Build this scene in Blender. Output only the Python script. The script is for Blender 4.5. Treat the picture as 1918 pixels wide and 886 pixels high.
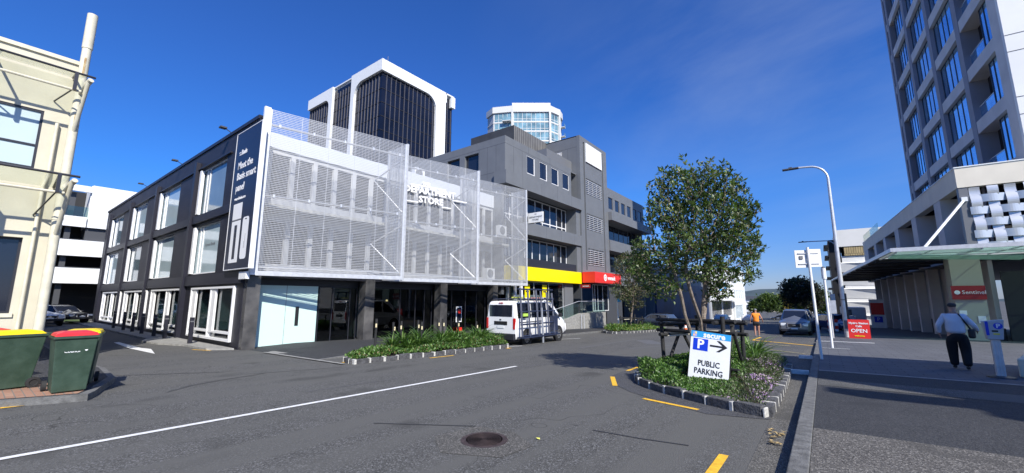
import bpy, bmesh, math, random
import numpy as np
from mathutils import Vector, Matrix
R = math.radians
random.seed(7); rng = np.random.default_rng(7)
for o in list(bpy.data.objects): bpy.data.objects.remove(o)
SC = bpy.context.scene; COL = SC.collection

# ------------------------------------------------ camera, sky, sun, exposure
F, CX, CY = 758., 959., 443.
YAW = R(37.15); PT = math.atan(117/758.); CH = 1.65
cd = bpy.data.cameras.new('camera'); cam = bpy.data.objects.new('camera', cd); COL.objects.link(cam)
cam.location = (0, 0, CH); cam.rotation_euler = (math.pi/2+PT, 0, YAW)
cd.sensor_width = 36; cd.lens = F/1918*36; cd.clip_start = .05; cd.clip_end = 6000
SC.camera = cam
SUN = Vector((1.06, -0.58, 1.0)).normalized()          # direction towards the sun
W = bpy.data.worlds.new('World'); SC.world = W; W.use_nodes = True
nt = W.node_tree; N = nt.nodes; L = nt.links; N.clear()
out = N.new('ShaderNodeOutputWorld'); bg = N.new('ShaderNodeBackground'); bg.inputs[1].default_value = .075
sky = N.new('ShaderNodeTexSky'); sky.sky_type = 'NISHITA'; sky.sun_disc = False
sky.sun_elevation = math.asin(SUN.z); sky.sun_rotation = math.atan2(SUN.x, SUN.y)
sky.altitude = 0; sky.air_density = 1.0; sky.dust_density = .25; sky.ozone_density = 3.5
tc = N.new('ShaderNodeTexCoord')
tint = N.new('ShaderNodeMix'); tint.data_type = 'RGBA'; tint.blend_type = 'MULTIPLY'; tint.inputs[0].default_value = 1
sepz = N.new('ShaderNodeSeparateXYZ'); zr = N.new('ShaderNodeMapRange'); zr.inputs[1].default_value = 0.0; zr.inputs[2].default_value = .45
def stops(name, zs, cols):      # sky tint by elevation: horizon, middle, upper
    prev = None
    for i in range(len(zs)-1):
        r = N.new('ShaderNodeMapRange'); r.inputs[1].default_value = zs[i]; r.inputs[2].default_value = zs[i+1]; L.new(sepz.outputs[2], r.inputs[0])
        m = N.new('ShaderNodeMix'); m.data_type = 'RGBA'; L.new(r.outputs[0], m.inputs[0]); m.inputs[7].default_value = (*cols[i+1], 1)
        if prev is None: m.inputs[6].default_value = (*cols[0], 1)
        else: L.new(prev, m.inputs[6])
        prev = m.outputs[2]
    return prev
L.new(tc.outputs['Generated'], sepz.inputs[0]); L.new(stops('tint', (0.02, .24, .50), ((.60, .72, 1.18), (.33, .88, 1.70), (.39, .86, 1.74))), tint.inputs[7])
# thin cirrus drifting over the right of the sky
mp = N.new('ShaderNodeMapping'); mp.inputs['Rotation'].default_value = (R(18), R(-24), R(20)); mp.inputs['Scale'].default_value = (1.0, 2.2, 3.2)
nz = N.new('ShaderNodeTexNoise'); nz.inputs['Scale'].default_value = .8; nz.inputs['Detail'].default_value = 9; nz.inputs['Roughness'].default_value = .58
nz.inputs['Distortion'].default_value = .5
nz2 = N.new('ShaderNodeTexNoise'); nz2.inputs['Scale'].default_value = 1.7; nz2.inputs['Detail'].default_value = 3
cr = N.new('ShaderNodeValToRGB'); cr.color_ramp.elements[0].position = .42; cr.color_ramp.elements[1].position = .85
cr2 = N.new('ShaderNodeValToRGB'); cr2.color_ramp.elements[0].position = .42; cr2.color_ramp.elements[1].position = .66
dot = N.new('ShaderNodeVectorMath'); dot.operation = 'DOT_PRODUCT'; dot.inputs[1].default_value = Vector((.16, .93, .28)).normalized()
crd = N.new('ShaderNodeMapRange'); crd.inputs[1].default_value = .62; crd.inputs[2].default_value = .99
m1 = N.new('ShaderNodeMath'); m1.operation = 'MULTIPLY'; m2 = N.new('ShaderNodeMath'); m2.operation = 'MULTIPLY'
m3 = N.new('ShaderNodeMath'); m3.operation = 'MULTIPLY'; m3.inputs[1].default_value = .5
cl = N.new('ShaderNodeMix'); cl.data_type = 'RGBA'; cl.inputs[7].default_value = (5.6, 6.6, 8.2, 1)
L.new(sky.outputs[0], tint.inputs[6]); L.new(tc.outputs['Generated'], mp.inputs[0]); L.new(mp.outputs[0], nz.inputs[0]); L.new(tc.outputs['Generated'], nz2.inputs[0])
L.new(nz.outputs[0], cr.inputs[0]); L.new(nz2.outputs[0], cr2.inputs[0]); L.new(tc.outputs['Generated'], dot.inputs[0]); L.new(dot.outputs['Value'], crd.inputs[0])
L.new(cr.outputs[0], m1.inputs[0]); L.new(cr2.outputs[0], m1.inputs[1]); L.new(m1.outputs[0], m2.inputs[0]); L.new(crd.outputs[0], m2.inputs[1]); L.new(m2.outputs[0], m3.inputs[0])
L.new(m3.outputs[0], cl.inputs[0]); L.new(tint.outputs[2], cl.inputs[6]); L.new(cl.outputs[2], bg.inputs[0]); L.new(bg.outputs[0], out.inputs[0])
sd = bpy.data.lights.new('sun', 'SUN'); sd.energy = 5.0; sd.angle = R(.53); sd.color = (1, .955, .88)
so = bpy.data.objects.new('sun', sd); COL.objects.link(so); so.location = (30, -10, 60)
so.rotation_euler = (-SUN).to_track_quat('-Z', 'Y').to_euler()
VS = SC.view_settings; VS.view_transform = 'Standard'; VS.look = 'None'; VS.exposure = 0.42; VS.gamma = 1; VS.use_curve_mapping = False
SC.cycles.max_bounces = 7; SC.cycles.transparent_max_bounces = 16; SC.cycles.use_denoising = True

# ------------------------------------------------ survey helpers (photo pixel -> place)
def g(x, y):
    x = max(-19, min(5, x))
    a = -.022*y if y < 28 else (-.616-.033*(min(y, 150)-28))
    return a+.012*x
fw = (-math.sin(YAW)*math.cos(PT), math.cos(YAW)*math.cos(PT), math.sin(PT)); rt = (math.cos(YAW), math.sin(YAW), 0)
upv = (math.sin(YAW)*math.sin(PT), -math.cos(YAW)*math.sin(PT), math.cos(PT))
def ray(px, py):
    a = (px-CX)/F; b = (CY-py)/F
    return [fw[i]+a*rt[i]+b*upv[i] for i in range(3)]
def gp(px, py, dz=0):
    d = ray(px, py); t = 0; dt = .05
    while t < 900:
        t += dt
        if CH+d[2]*t < g(d[0]*t, d[1]*t)+dz:
            a, b = t-dt, t
            for _ in range(26):
                m = (a+b)/2
                if CH+d[2]*m < g(d[0]*m, d[1]*m)+dz: b = m
                else: a = m
            return Vector((d[0]*b, d[1]*b, CH+d[2]*b))
        dt *= 1.01
def onx(px, py, X):
    d = ray(px, py); t = X/d[0]; return Vector((X, d[1]*t, CH+d[2]*t))
def ony(px, py, Y):
    d = ray(px, py); t = Y/d[1]; return Vector((d[0]*t, Y, CH+d[2]*t))
def G(x, y, dz=0): return Vector((x, y, g(x, y)+dz))

# ------------------------------------------------ materials
MT = {}
def mat(name, col, rough=.6, metal=0, spec=.5, var=0, vscale=3, bump=0, bscale=40, col2=None, coat=0, trans=None):
    if name in MT: return MT[name]
    m = bpy.data.materials.new(name); m.use_nodes = True; n = m.node_tree.nodes; l = m.node_tree.links
    b = n['Principled BSDF']; b.inputs['Base Color'].default_value = (*col, 1); b.inputs['Roughness'].default_value = rough
    b.inputs['Metallic'].default_value = metal; b.inputs['Specular IOR Level'].default_value = spec
    b.inputs['Coat Weight'].default_value = coat
    t = n.new('ShaderNodeTexCoord')
    if var or col2:
        a = n.new('ShaderNodeTexNoise'); a.inputs['Scale'].default_value = vscale; a.inputs['Detail'].default_value = 5; l.new(t.outputs['Object'], a.inputs[0])
        r = n.new('ShaderNodeValToRGB'); r.color_ramp.elements[0].position = .32; r.color_ramp.elements[1].position = .68
        c2 = col2 or tuple(min(1, c*(1+var)) for c in col); c1 = col if col2 else tuple(c*(1-var) for c in col)
        r.color_ramp.elements[0].color = (*c1, 1); r.color_ramp.elements[1].color = (*c2, 1)
        l.new(a.outputs[0], r.inputs[0]); l.new(r.outputs[0], b.inputs['Base Color'])
    if bump:
        a = n.new('ShaderNodeTexNoise'); a.inputs['Scale'].default_value = bscale; a.inputs['Detail'].default_value = 3; l.new(t.outputs['Object'], a.inputs[0])
        bp = n.new('ShaderNodeBump'); bp.inputs['Strength'].default_value = bump; bp.inputs['Distance'].default_value = .02
        l.new(a.outputs[0], bp.inputs['Height']); l.new(bp.outputs[0], b.inputs['Normal'])
    MT[name] = m; return m
def glassmat(name, tintc, clear):      # thin pane: reflects by Fresnel, lets the rest through tinted
    if name in MT: return MT[name]
    m = bpy.data.materials.new(name); m.use_nodes = True; n = m.node_tree.nodes; l = m.node_tree.links
    n.remove(n['Principled BSDF']); o = n['Material Output']
    tr = n.new('ShaderNodeBsdfTransparent'); tr.inputs[0].default_value = (*tintc, 1)
    gl = n.new('ShaderNodeBsdfGlossy'); gl.inputs['Roughness'].default_value = .01
    fr = n.new('ShaderNodeLayerWeight'); fr.inputs[0].default_value = .5; pw = n.new('ShaderNodeMath'); pw.operation = 'POWER'; pw.inputs[1].default_value = 4.0; l.new(fr.outputs['Facing'], pw.inputs[0])
    mr = n.new('ShaderNodeMapRange'); mr.inputs[1].default_value = 0; mr.inputs[2].default_value = 1; mr.inputs[3].default_value = 1.02-clear; mr.inputs[4].default_value = .8
    mx = n.new('ShaderNodeMixShader')
    l.new(pw.outputs[0], mr.inputs[0]); l.new(mr.outputs[0], mx.inputs[0]); l.new(tr.outputs[0], mx.inputs[1]); l.new(gl.outputs[0], mx.inputs[2]); l.new(mx.outputs[0], o.inputs[0])
    MT[name] = m; return m
def ramp_layer(n, l, tcout, scale, p0, p1, detail=4, rough=.5):
    a = n.new('ShaderNodeTexNoise'); a.inputs['Scale'].default_value = scale; a.inputs['Detail'].default_value = detail; a.inputs['Roughness'].default_value = rough
    l.new(tcout, a.inputs[0]); r = n.new('ShaderNodeMapRange'); r.inputs[1].default_value = p0; r.inputs[2].default_value = p1; l.new(a.outputs[0], r.inputs[0]); return r.outputs[0]
def asphalt(name, base, speck, patch, sc=1.0, wheel=False):
    m = bpy.data.materials.new(name); m.use_nodes = True; n = m.node_tree.nodes; l = m.node_tree.links; b = n['Principled BSDF']
    t = n.new('ShaderNodeTexCoord').outputs['Object']
    def mix(fac, c1, c2, blend='MIX'):
        x = n.new('ShaderNodeMix'); x.data_type = 'RGBA'; x.blend_type = blend; l.new(fac, x.inputs[0])
        for i, c in ((6, c1), (7, c2)):
            if isinstance(c, tuple): x.inputs[i].default_value = (*c, 1)
            else: l.new(c, x.inputs[i])
        return x.outputs[2]
    big = ramp_layer(n, l, t, .35*sc, .35, .7, 5, .6)
    c = mix(big, tuple(v*.9 for v in base), tuple(v*1.06 for v in patch))
    mid = ramp_layer(n, l, t, 2.2, .5, .75, 6, .7); c = mix(mid, c, tuple(v*.80 for v in base))
    v = n.new('ShaderNodeTexVoronoi'); v.inputs['Scale'].default_value = 75; l.new(t, v.inputs[0])
    rr = n.new('ShaderNodeMapRange'); rr.inputs[1].default_value = .62; rr.inputs[2].default_value = .95; sp = n.new('ShaderNodeSeparateColor'); l.new(v.outputs['Color'], sp.inputs[0]); l.new(sp.outputs[0], rr.inputs[0])
    c = mix(rr.outputs[0], c, speck)
    r2 = n.new('ShaderNodeMapRange'); r2.inputs[1].default_value = .3; r2.inputs[2].default_value = .02; l.new(sp.outputs[1], r2.inputs[0])
    c = mix(r2.outputs[0], c, tuple(v*.45 for v in base))
    st_ = ramp_layer(n, l, t, .85, .60, .72, 2); c = mix(st_, c, tuple(v*.78 for v in base))
    gr = ramp_layer(n, l, t, 14, .60, .72, 4, .7); c = mix(gr, c, tuple(v*1.35 for v in base))
    # worn tracks and tar seams
    mp = n.new('ShaderNodeMapping'); mp.inputs['Scale'].default_value = (1.4, .05, 1); l.new(t, mp.inputs[0])
    tr = ramp_layer(n, l, mp.outputs[0], 1, .45, .62, 3); 
    if wheel: c = mix(tr, c, tuple(v*1.27 for v in base))
    w = n.new('ShaderNodeTexNoise'); w.inputs['Scale'].default_value = .16; w.inputs['Detail'].default_value = 4; w.inputs['Roughness'].default_value = .55; l.new(t, w.inputs[0])
    ab = n.new('ShaderNodeMath'); ab.operation = 'SUBTRACT'; ab.inputs[1].default_value = .5; l.new(w.outputs[0], ab.inputs[0])
    ab2 = n.new('ShaderNodeMath'); ab2.operation = 'ABSOLUTE'; l.new(ab.outputs[0], ab2.inputs[0])
    cr_ = n.new('ShaderNodeMapRange'); cr_.inputs[1].default_value = .0011; cr_.inputs[2].default_value = .0003; l.new(ab2.outputs[0], cr_.inputs[0])
    if wheel: c = mix(cr_.outputs[0], c, tuple(v*.62 for v in base))
    l.new(c, b.inputs['Base Color']); b.inputs['Roughness'].default_value = .82; b.inputs['Specular IOR Level'].default_value = .35
    bp = n.new('ShaderNodeBump'); bp.inputs['Strength'].default_value = .7; bp.inputs['Distance'].default_value = .006
    l.new(v.outputs['Distance'], bp.inputs['Height']); l.new(bp.outputs[0], b.inputs['Normal'])
    MT[name] = m; return m
def brickmat(name, c1, c2, mortar, w, h, gap=.01, offs=.5, rough=.8, rot=0, vertical=None):
    m = bpy.data.materials.new(name); m.use_nodes = True; n = m.node_tree.nodes; l = m.node_tree.links; b = n['Principled BSDF']
    t = n.new('ShaderNodeTexCoord').outputs['Object']; mp = n.new('ShaderNodeMapping'); l.new(t, mp.inputs[0]); mp.inputs['Rotation'].default_value = (0, 0, rot)
    src = mp.outputs[0]
    if vertical:
        s = n.new('ShaderNodeSeparateXYZ'); l.new(t, s.inputs[0]); q = n.new('ShaderNodeCombineXYZ'); l.new(s.outputs[0 if vertical == 'x' else 1], q.inputs[0]); l.new(s.outputs[2], q.inputs[1]); src = q.outputs[0]
    br = n.new('ShaderNodeTexBrick'); br.inputs['Scale'].default_value = 1; br.inputs['Brick Width'].default_value = w; br.inputs['Row Height'].default_value = h
    br.inputs['Mortar Size'].default_value = gap; br.offset = offs; br.inputs['Color1'].default_value = (*c1, 1); br.inputs['Color2'].default_value = (*c2, 1); br.inputs['Mortar'].default_value = (*mortar, 1)
    l.new(src, br.inputs[0])
    a = n.new('ShaderNodeTexNoise'); a.inputs['Scale'].default_value = 1.1; a.inputs['Detail'].default_value = 6; l.new(t, a.inputs[0])
    x = n.new('ShaderNodeMix'); x.data_type = 'RGBA'; x.blend_type = 'OVERLAY'; x.inputs[0].default_value = .45; l.new(br.outputs[0], x.inputs[6]); l.new(a.outputs[0], x.inputs[7])
    l.new(x.outputs[2], b.inputs['Base Color']); b.inputs['Roughness'].default_value = rough
    MT[name] = m; return m
M_ASPH = asphalt('road_asphalt', (.082, .081, .075), (.19, .19, .185), (.094, .092, .086), wheel=True)
M_FOOT = asphalt('footpath_asphalt', (.036, .037, .040), (.075, .077, .08), (.044, .045, .048))
M_AGG = asphalt('exposed_aggregate', (.085, .08, .072), (.26, .245, .22), (.11, .103, .092))
M_CONC = mat('concrete', (.27, .265, .245), .85, var=.22, vscale=6, bump=.3, bscale=60)
M_KERB = mat('kerb_concrete', (.13, .13, .125), .85, var=.3, vscale=9, bump=.5, bscale=45)
M_PAVE = brickmat('paving_slabs', (.085, .088, .098), (.10, .104, .114), (.04, .04, .045), .6, .3, .012)
M_BRICKP = brickmat('brick_paving', (.33, .17, .11), (.4, .24, .16), (.2, .17, .14), .22, .11, .008)
M_WHITEL = mat('white_line_paint', (.72, .72, .70), .7, var=.12, vscale=14)
M_YELL = mat('yellow_line_paint', (.80, .46, .03), .7, var=.2, vscale=16)
M_CREAMY = mat('faded_line_paint', (.55, .46, .2), .7, var=.25, vscale=12)
M_DARKB = brickmat('dark_painted_brick', (.0135, .0135, .022), (.022, .022, .032), (.008, .008, .013), .4, .2, .006, vertical='x', rough=.55)
M_DARKP = mat('dark_paint', (.016, .016, .026), .45, var=.1, vscale=4)
M_WHITE = mat('white_paint', (.78, .79, .78), .5, var=.04, vscale=2)
M_WHITEF = mat('white_frame', (.8, .8, .8), .35)
M_GALV = mat('galvanised_steel', (.62, .63, .64), .38, metal=.35, var=.1, vscale=6)
M_MESH = mat('galvanised_mesh', (.52, .53, .54), .45, metal=.3)
M_GREY = mat('grey_cladding', (.15, .158, .168), .5, var=.06, vscale=1.2)
M_GREYD = mat('dark_grey_cladding', (.062, .065, .072), .5)
M_GREYL = mat('light_grey_cladding', (.15, .155, .165), .5)
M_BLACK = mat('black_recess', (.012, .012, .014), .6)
M_GLD = mat('dark_glass', (.012, .016, .028), .05, spec=.8)
M_GLB = mat('blue_glass', (.34, .60, .95), .06, metal=.8, spec=1.0, var=.25, vscale=.6)
M_GLP = mat('pale_blind_glass', (.42, .52, .55), .06, spec=.6, var=.06, vscale=.7)
M_GLV = mat('pale_blind_glass_dim', (.17, .23, .26), .06, spec=.6, var=.15, vscale=.5)
M_MINT = mat('frosted_mint_glass', (.60, .80, .74), .22, spec=.5)
M_PANE = glassmat('clear_glass', (.80, .88, .87), .97)
M_PANED = glassmat('shop_glass', (.42, .47, .48), .96)
M_GRNG = glassmat('green_canopy_glass', (.75, .86, .80), .95)
def frosted(name, c):
    m = bpy.data.materials.new(name); m.use_nodes = True; n = m.node_tree.nodes; l = m.node_tree.links; b = n['Principled BSDF']; b.inputs['Base Color'].default_value = (*c, 1); b.inputs['Roughness'].default_value = .2
    t = n.new('ShaderNodeBsdfTranslucent'); t.inputs[0].default_value = (*c, 1); x = n.new('ShaderNodeMixShader'); x.inputs[0].default_value = .6; l.new(b.outputs[0], x.inputs[1]); l.new(t.outputs[0], x.inputs[2])
    tr = n.new('ShaderNodeBsdfTransparent'); tr.inputs[0].default_value = (.7, .9, .8, 1); y = n.new('ShaderNodeMixShader'); y.inputs[0].default_value = .45; l.new(x.outputs[0], y.inputs[1]); l.new(tr.outputs[0], y.inputs[2]); l.new(y.outputs[0], n['Material Output'].inputs[0]); return m
M_FROST = frosted('frosted_canopy_glass', (.50, .58, .54))
M_BALU = glassmat('balustrade_glass', (.80, .93, .90), .97)
M_MARBLE = mat('polished_dark_stone', (.045, .045, .048), .16, col2=(.13, .125, .12), vscale=1.6, spec=.6)
M_CREAM = mat('cream_render', (.60, .56, .43), .8, var=.07, vscale=1.4, bump=.15, bscale=25)
M_CREAMP = mat('cream_pipe_paint', (.64, .60, .46), .55, var=.1, vscale=5)
M_RUST = mat('rust_stain', (.35, .2, .08), .8, col2=(.55, .45, .25), vscale=9)
M_STEELD = mat('dark_steel', (.025, .026, .034), .4, spec=.5)
M_BEIGE = mat('beige_precast', (.74, .68, .56), .75, var=.06, vscale=.8)
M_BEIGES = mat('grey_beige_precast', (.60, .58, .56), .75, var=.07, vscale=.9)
M_PIER = mat('grey_precast', (.27, .27, .305), .7, var=.05, vscale=.9)
M_RED = mat('red_sign', (.70, .03, .02), .4); M_YEL = mat('yellow_fascia', (.90, .72, .0), .4); M_NAVY = mat('navy_billboard', (.016, .02, .042), .35)
M_TXTW = mat('white_lettering', (.85, .85, .85), .5); M_TXTK = mat('black_lettering', (.015, .015, .015), .5)
M_RUBBER = mat('black_rubber', (.02, .02, .02), .8); M_BLKP = mat('black_plastic', (.022, .022, .025), .5)
M_CHROME = mat('chrome', (.7, .7, .72), .15, metal=1); M_ALLOY = mat('alloy_wheel', (.45, .46, .48), .3, metal=.8)
M_BARK = mat('bark', (.16, .125, .095), .9, col2=(.30, .25, .20), vscale=11, bump=.8, bscale=30)
M_POLE = mat('black_stained_timber', (.018, .018, .018), .75, var=.35, vscale=8, bump=.4, bscale=30)
M_BLUSIGN = mat('sky_blue_sign', (.03, .33, .68), .4); M_BLUE = mat('royal_blue_sign', (.005, .04, .55), .4)

# ------------------------------------------------ mesh builder
class MB:
    def __init__(s, M=None): s.v = []; s.f = []; s.m = []; s.M = M; s.mats = []
    def mi(s, m):
        if m not in s.mats: s.mats.append(m)
        return s.mats.index(m)
    def add(s, vs, fs, m=None):
        o = len(s.v); k = s.mi(m)
        for p in vs:
            p = Vector(p); s.v.append(s.M @ p if s.M else p)
        for f in fs: s.f.append([i+o for i in f]); s.m.append(k)
    def box(s, a, b, m=None, T=None):
        x0, x1 = sorted((a[0], b[0])); y0, y1 = sorted((a[1], b[1])); z0, z1 = sorted((a[2], b[2]))
        vs = [(x0, y0, z0), (x1, y0, z0), (x1, y1, z0), (x0, y1, z0), (x0, y0, z1), (x1, y0, z1), (x1, y1, z1), (x0, y1, z1)]
        if T: vs = [T @ Vector(p) for p in vs]
        s.add(vs, [(0, 3, 2, 1), (4, 5, 6, 7), (0, 1, 5, 4), (1, 2, 6, 5), (2, 3, 7, 6), (3, 0, 4, 7)], m)
    def quad(s, *p, m=None): s.add(p, [tuple(range(len(p)))], m)
    def tube(s, pts, r, n=8, m=None, cap=True):
        pts = [Vector(p) for p in pts]; rs = r if isinstance(r, (list, tuple)) else [r]*len(pts)
        vs = []; ref = None
        for i, p in enumerate(pts):
            d = (pts[min(i+1, len(pts)-1)]-pts[max(i-1, 0)]).normalized()
            if ref is None: ref = Vector((0, 0, 1)) if abs(d.z) < .9 else Vector((1, 0, 0))
            a = d.cross(ref).normalized(); b = d.cross(a).normalized(); ref = b.cross(d) if False else ref
            for k in range(n):
                t = 2*math.pi*k/n; vs.append(p+(a*math.cos(t)+b*math.sin(t))*rs[i])
        fs = []
        for i in range(len(pts)-1):
            for k in range(n):
                k2 = (k+1) % n; fs.append((i*n+k, i*n+k2, (i+1)*n+k2, (i+1)*n+k))
        if cap: fs.append(tuple(range(n))); fs.append(tuple((len(pts)-1)*n+k for k in range(n-1, -1, -1)))
        s.add(vs, fs, m)
    def prism(s, poly, z0, z1, m=None, T=None):      # poly of (x,y); z may be callables
        n = len(poly); f0 = z0 if callable(z0) else (lambda x, y: z0); f1 = z1 if callable(z1) else (lambda x, y: z1)
        vs = [(x, y, f0(x, y)) for x, y in poly]+[(x, y, f1(x, y)) for x, y in poly]
        if T: vs = [T @ Vector(p) for p in vs]
        fs = [tuple(range(n-1, -1, -1)), tuple(range(n, 2*n))]+[(i, (i+1) % n, n+(i+1) % n, n+i) for i in range(n)]
        s.add(vs, fs, m)
    def lathe(s, prof, n=16, m=None, T=None, c=(0, 0)):
        vs = []; 
        for (r, z) in prof:
            for k in range(n):
                t = 2*math.pi*k/n; p = Vector((c[0]+r*math.cos(t), c[1]+r*math.sin(t), z)); vs.append(T @ p if T else p)
        fs = [(i*n+k, i*n+(k+1) % n, (i+1)*n+(k+1) % n, (i+1)*n+k) for i in range(len(prof)-1) for k in range(n)]
        fs.append(tuple(range(n-1, -1, -1))); fs.append(tuple((len(prof)-1)*n+k for k in range(n)))
        s.add(vs, fs, m)
    def build(s, name, m=None, parent=None, local=False, base=None, smooth=False, bevel=0):
        me = bpy.data.meshes.new(name); off = Vector((0, 0, 0))
        if parent is not None and not local:
            p = parent
            while p: off += p.location; p = p.parent
        elif base is not None: off = Vector(base)
        me.from_pydata([tuple(v-off) for v in s.v], [], s.f)
        fb = m or next((x for x in s.mats if x), None)
        for x in s.mats: me.materials.append(x or fb)
        me.polygons.foreach_set('material_index', s.m)
        me.validate(); 
        if smooth: me.polygons.foreach_set('use_smooth', [True]*len(me.polygons))
        o = bpy.data.objects.new(name, me); COL.objects.link(o)
        if parent is not None: o.parent = parent
        elif base is not None: o.location = base
        if bevel:
            b = o.modifiers.new('bevel', 'BEVEL'); b.width = bevel; b.segments = 2; b.limit_method = 'ANGLE'; b.angle_limit = R(40)
        if smooth and bevel is not None:
            try: me.set_sharp_from_angle(angle=R(42))
            except Exception: pass
        return o
def tag(o, label=None, cat=None, group=None, kind=None):
    if label: o['label'] = label
    if cat: o['category'] = cat
    if group: o['group'] = group
    if kind: o['kind'] = kind
    return o
def thing(name, label, cat, loc=(0, 0, 0), rz=0, group=None):
    o = bpy.data.objects.new(name, None); COL.objects.link(o); o.empty_display_size = .3
    o.location = loc; o.rotation_euler = (0, 0, rz); return tag(o, label, cat, group)
def copy_tree(o, parent=None):
    kids = list(o.children); c = o.copy(); COL.objects.link(c); c.parent = parent
    for k in kids: copy_tree(k, c)
    return c
def text(name, s, size, m, T, parent=None, ext=.004, bold=0, align='CENTER', local=False, sx=1, space=1):
    cu = bpy.data.curves.new(name, 'FONT'); cu.body = s; cu.size = size; cu.extrude = ext; cu.offset = bold; cu.align_x = align; cu.align_y = 'CENTER'; cu.resolution_u = 2; cu.space_character = space
    to = bpy.data.objects.new(name, cu); COL.objects.link(to)
    bpy.context.view_layer.update()
    me = bpy.data.meshes.new_from_object(to.evaluated_get(bpy.context.evaluated_depsgraph_get()))
    bpy.data.objects.remove(to); me.transform(Matrix.Diagonal((sx, 1, 1, 1))); me.transform(T)
    if parent is not None and not local:
        off = Vector((0, 0, 0)); p = parent
        while p: off += p.location; p = p.parent
        me.transform(Matrix.Translation(-off))
    me.materials.clear(); me.materials.append(m)
    o = bpy.data.objects.new(name, me); COL.objects.link(o)
    if parent is not None: o.parent = parent
    return o
def frameT(P, u, n):      # text frame: x along u, y up, z out of the wall n
    u = Vector(u).normalized(); n = Vector(n).normalized(); v = n.cross(u).normalized()
    return Matrix(((u.x, v.x, n.x, P[0]), (u.y, v.y, n.y, P[1]), (u.z, v.z, n.z, P[2]), (0, 0, 0, 1)))
class Wall:               # local wall coordinates a (along), z (up), d (outwards)
    def __init__(s, O, u, n): s.O = Vector((O[0], O[1], 0)); s.u = Vector((u[0], u[1], 0)).normalized(); s.n = Vector((n[0], n[1], 0)).normalized()
    def P(s, a, z, d=0): return s.O+s.u*a+s.n*d+Vector((0, 0, z))
    def box(s, mb, a0, a1, z0, z1, d0, d1, m=None):
        c = [s.P(a, z, d) for z in (z0, z1) for (a, d) in ((a0, d0), (a1, d0), (a1, d1), (a0, d1))]
        mb.add(c, [(0, 3, 2, 1), (4, 5, 6, 7), (0, 1, 5, 4), (1, 2, 6, 5), (2, 3, 7, 6), (3, 0, 4, 7)], m)
    def skin(s, mb, a0, a1, z0, z1, ops, th=.3, d=0, m=None, rev=None):   # wall with openings
        As = sorted({a0, a1, *[x for o in ops for x in o[:2]]}); Zs = sorted({z0, z1, *[x for o in ops for x in o[2:4]]})
        As = [a for a in As if a0 <= a <= a1]; Zs = [z for z in Zs if z0 <= z <= z1]
        for i in range(len(As)-1):
            for j in range(len(Zs)-1):
                ca, cz = (As[i]+As[i+1])/2, (Zs[j]+Zs[j+1])/2
                if any(o[0] < ca < o[1] and o[2] < cz < o[3] for o in ops): continue
                mb.quad(s.P(As[i], Zs[j], d), s.P(As[i+1], Zs[j], d), s.P(As[i+1], Zs[j+1], d), s.P(As[i], Zs[j+1], d), m=m)
                mb.quad(s.P(As[i+1], Zs[j], d-th), s.P(As[i], Zs[j], d-th), s.P(As[i], Zs[j+1], d-th), s.P(As[i+1], Zs[j+1], d-th), m=m)
        for (p, q, r, t) in list(ops)+[(a0, a1, z0, z1)]:
            for (aa, za, ab, zb) in ((p, r, q, r), (q, r, q, t), (q, t, p, t), (p, t, p, r)):
                mb.quad(s.P(aa, za, d), s.P(ab, zb, d), s.P(ab, zb, d-th), s.P(aa, za, d-th), m=rev or m)
    def window(s, parent, a0, a1, z0, z1, d=-.12, cols=1, rows=(), fm=None, gm=None, fw_=.05, name='window', fd=.06, pane=True):
        mb = MB(); fm = fm or M_WHITEF
        s.box(mb, a0, a1, z0, z0+fw_, d, d+fd, fm); s.box(mb, a0, a1, z1-fw_, z1, d, d+fd, fm)
        s.box(mb, a0, a0+fw_, z0+fw_, z1-fw_, d, d+fd, fm); s.box(mb, a1-fw_, a1, z0+fw_, z1-fw_, d, d+fd, fm)
        cs = cols if isinstance(cols, (list, tuple)) else [a0+(a1-a0)*k/cols for k in range(1, cols)]
        for c in cs: s.box(mb, c-fw_/2, c+fw_/2, z0+fw_, z1-fw_, d, d+fd*.9, fm)
        for r in rows: s.box(mb, a0+fw_, a1-fw_, r-fw_/2, r+fw_/2, d, d+fd*.8, fm)
        w = mb.build(name, None, parent)
        if pane:
            q = MB(); s.box(q, a0+fw_*.5, a1-fw_*.5, z0+fw_*.5, z1-fw_*.5, d+.01, d+.02, gm or M_GLD); q.build('pane', None, w)
        return w
# ------------------------------------------------ ground, road, kerbs, markings
def grid_sheet(name, x0, x1, y0, y1, dz, m, xs=(), ys=(), kind='structure', side=0):
    X = sorted({x0, x1, *[x for x in (-19, 5, *xs) if x0 < x < x1]}); Y = sorted({y0, y1, *[y for y in (28, 150, *ys) if y0 < y < y1]})
    f = dz if callable(dz) else (lambda x, y: dz); mb = MB()
    for i in range(len(X)-1):
        for j in range(len(Y)-1):
            mb.quad(*[(x, y, g(x, y)+f(x, y)) for x, y in ((X[i], Y[j]), (X[i+1], Y[j]), (X[i+1], Y[j+1]), (X[i], Y[j+1]))])
    if side:
        for j in range(len(Y)-1):
            for x, s in ((x0, -1), (x1, 1)):
                q = [(x, Y[j]), (x, Y[j+1])]; 
                mb.quad(*[(a, b, g(a, b)-.05) for a, b in q], *[(a, b, g(a, b)+f(a, b)) for a, b in q[::-1]])
        for i in range(len(X)-1):
            for y in (y0, y1):
                q = [(X[i], y), (X[i+1], y)]
                mb.quad(*[(a, b, g(a, b)-.05) for a, b in q], *[(a, b, g(a, b)+f(a, b)) for a, b in q[::-1]])
    o = mb.build(name, m); return tag(o, kind=kind)
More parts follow.
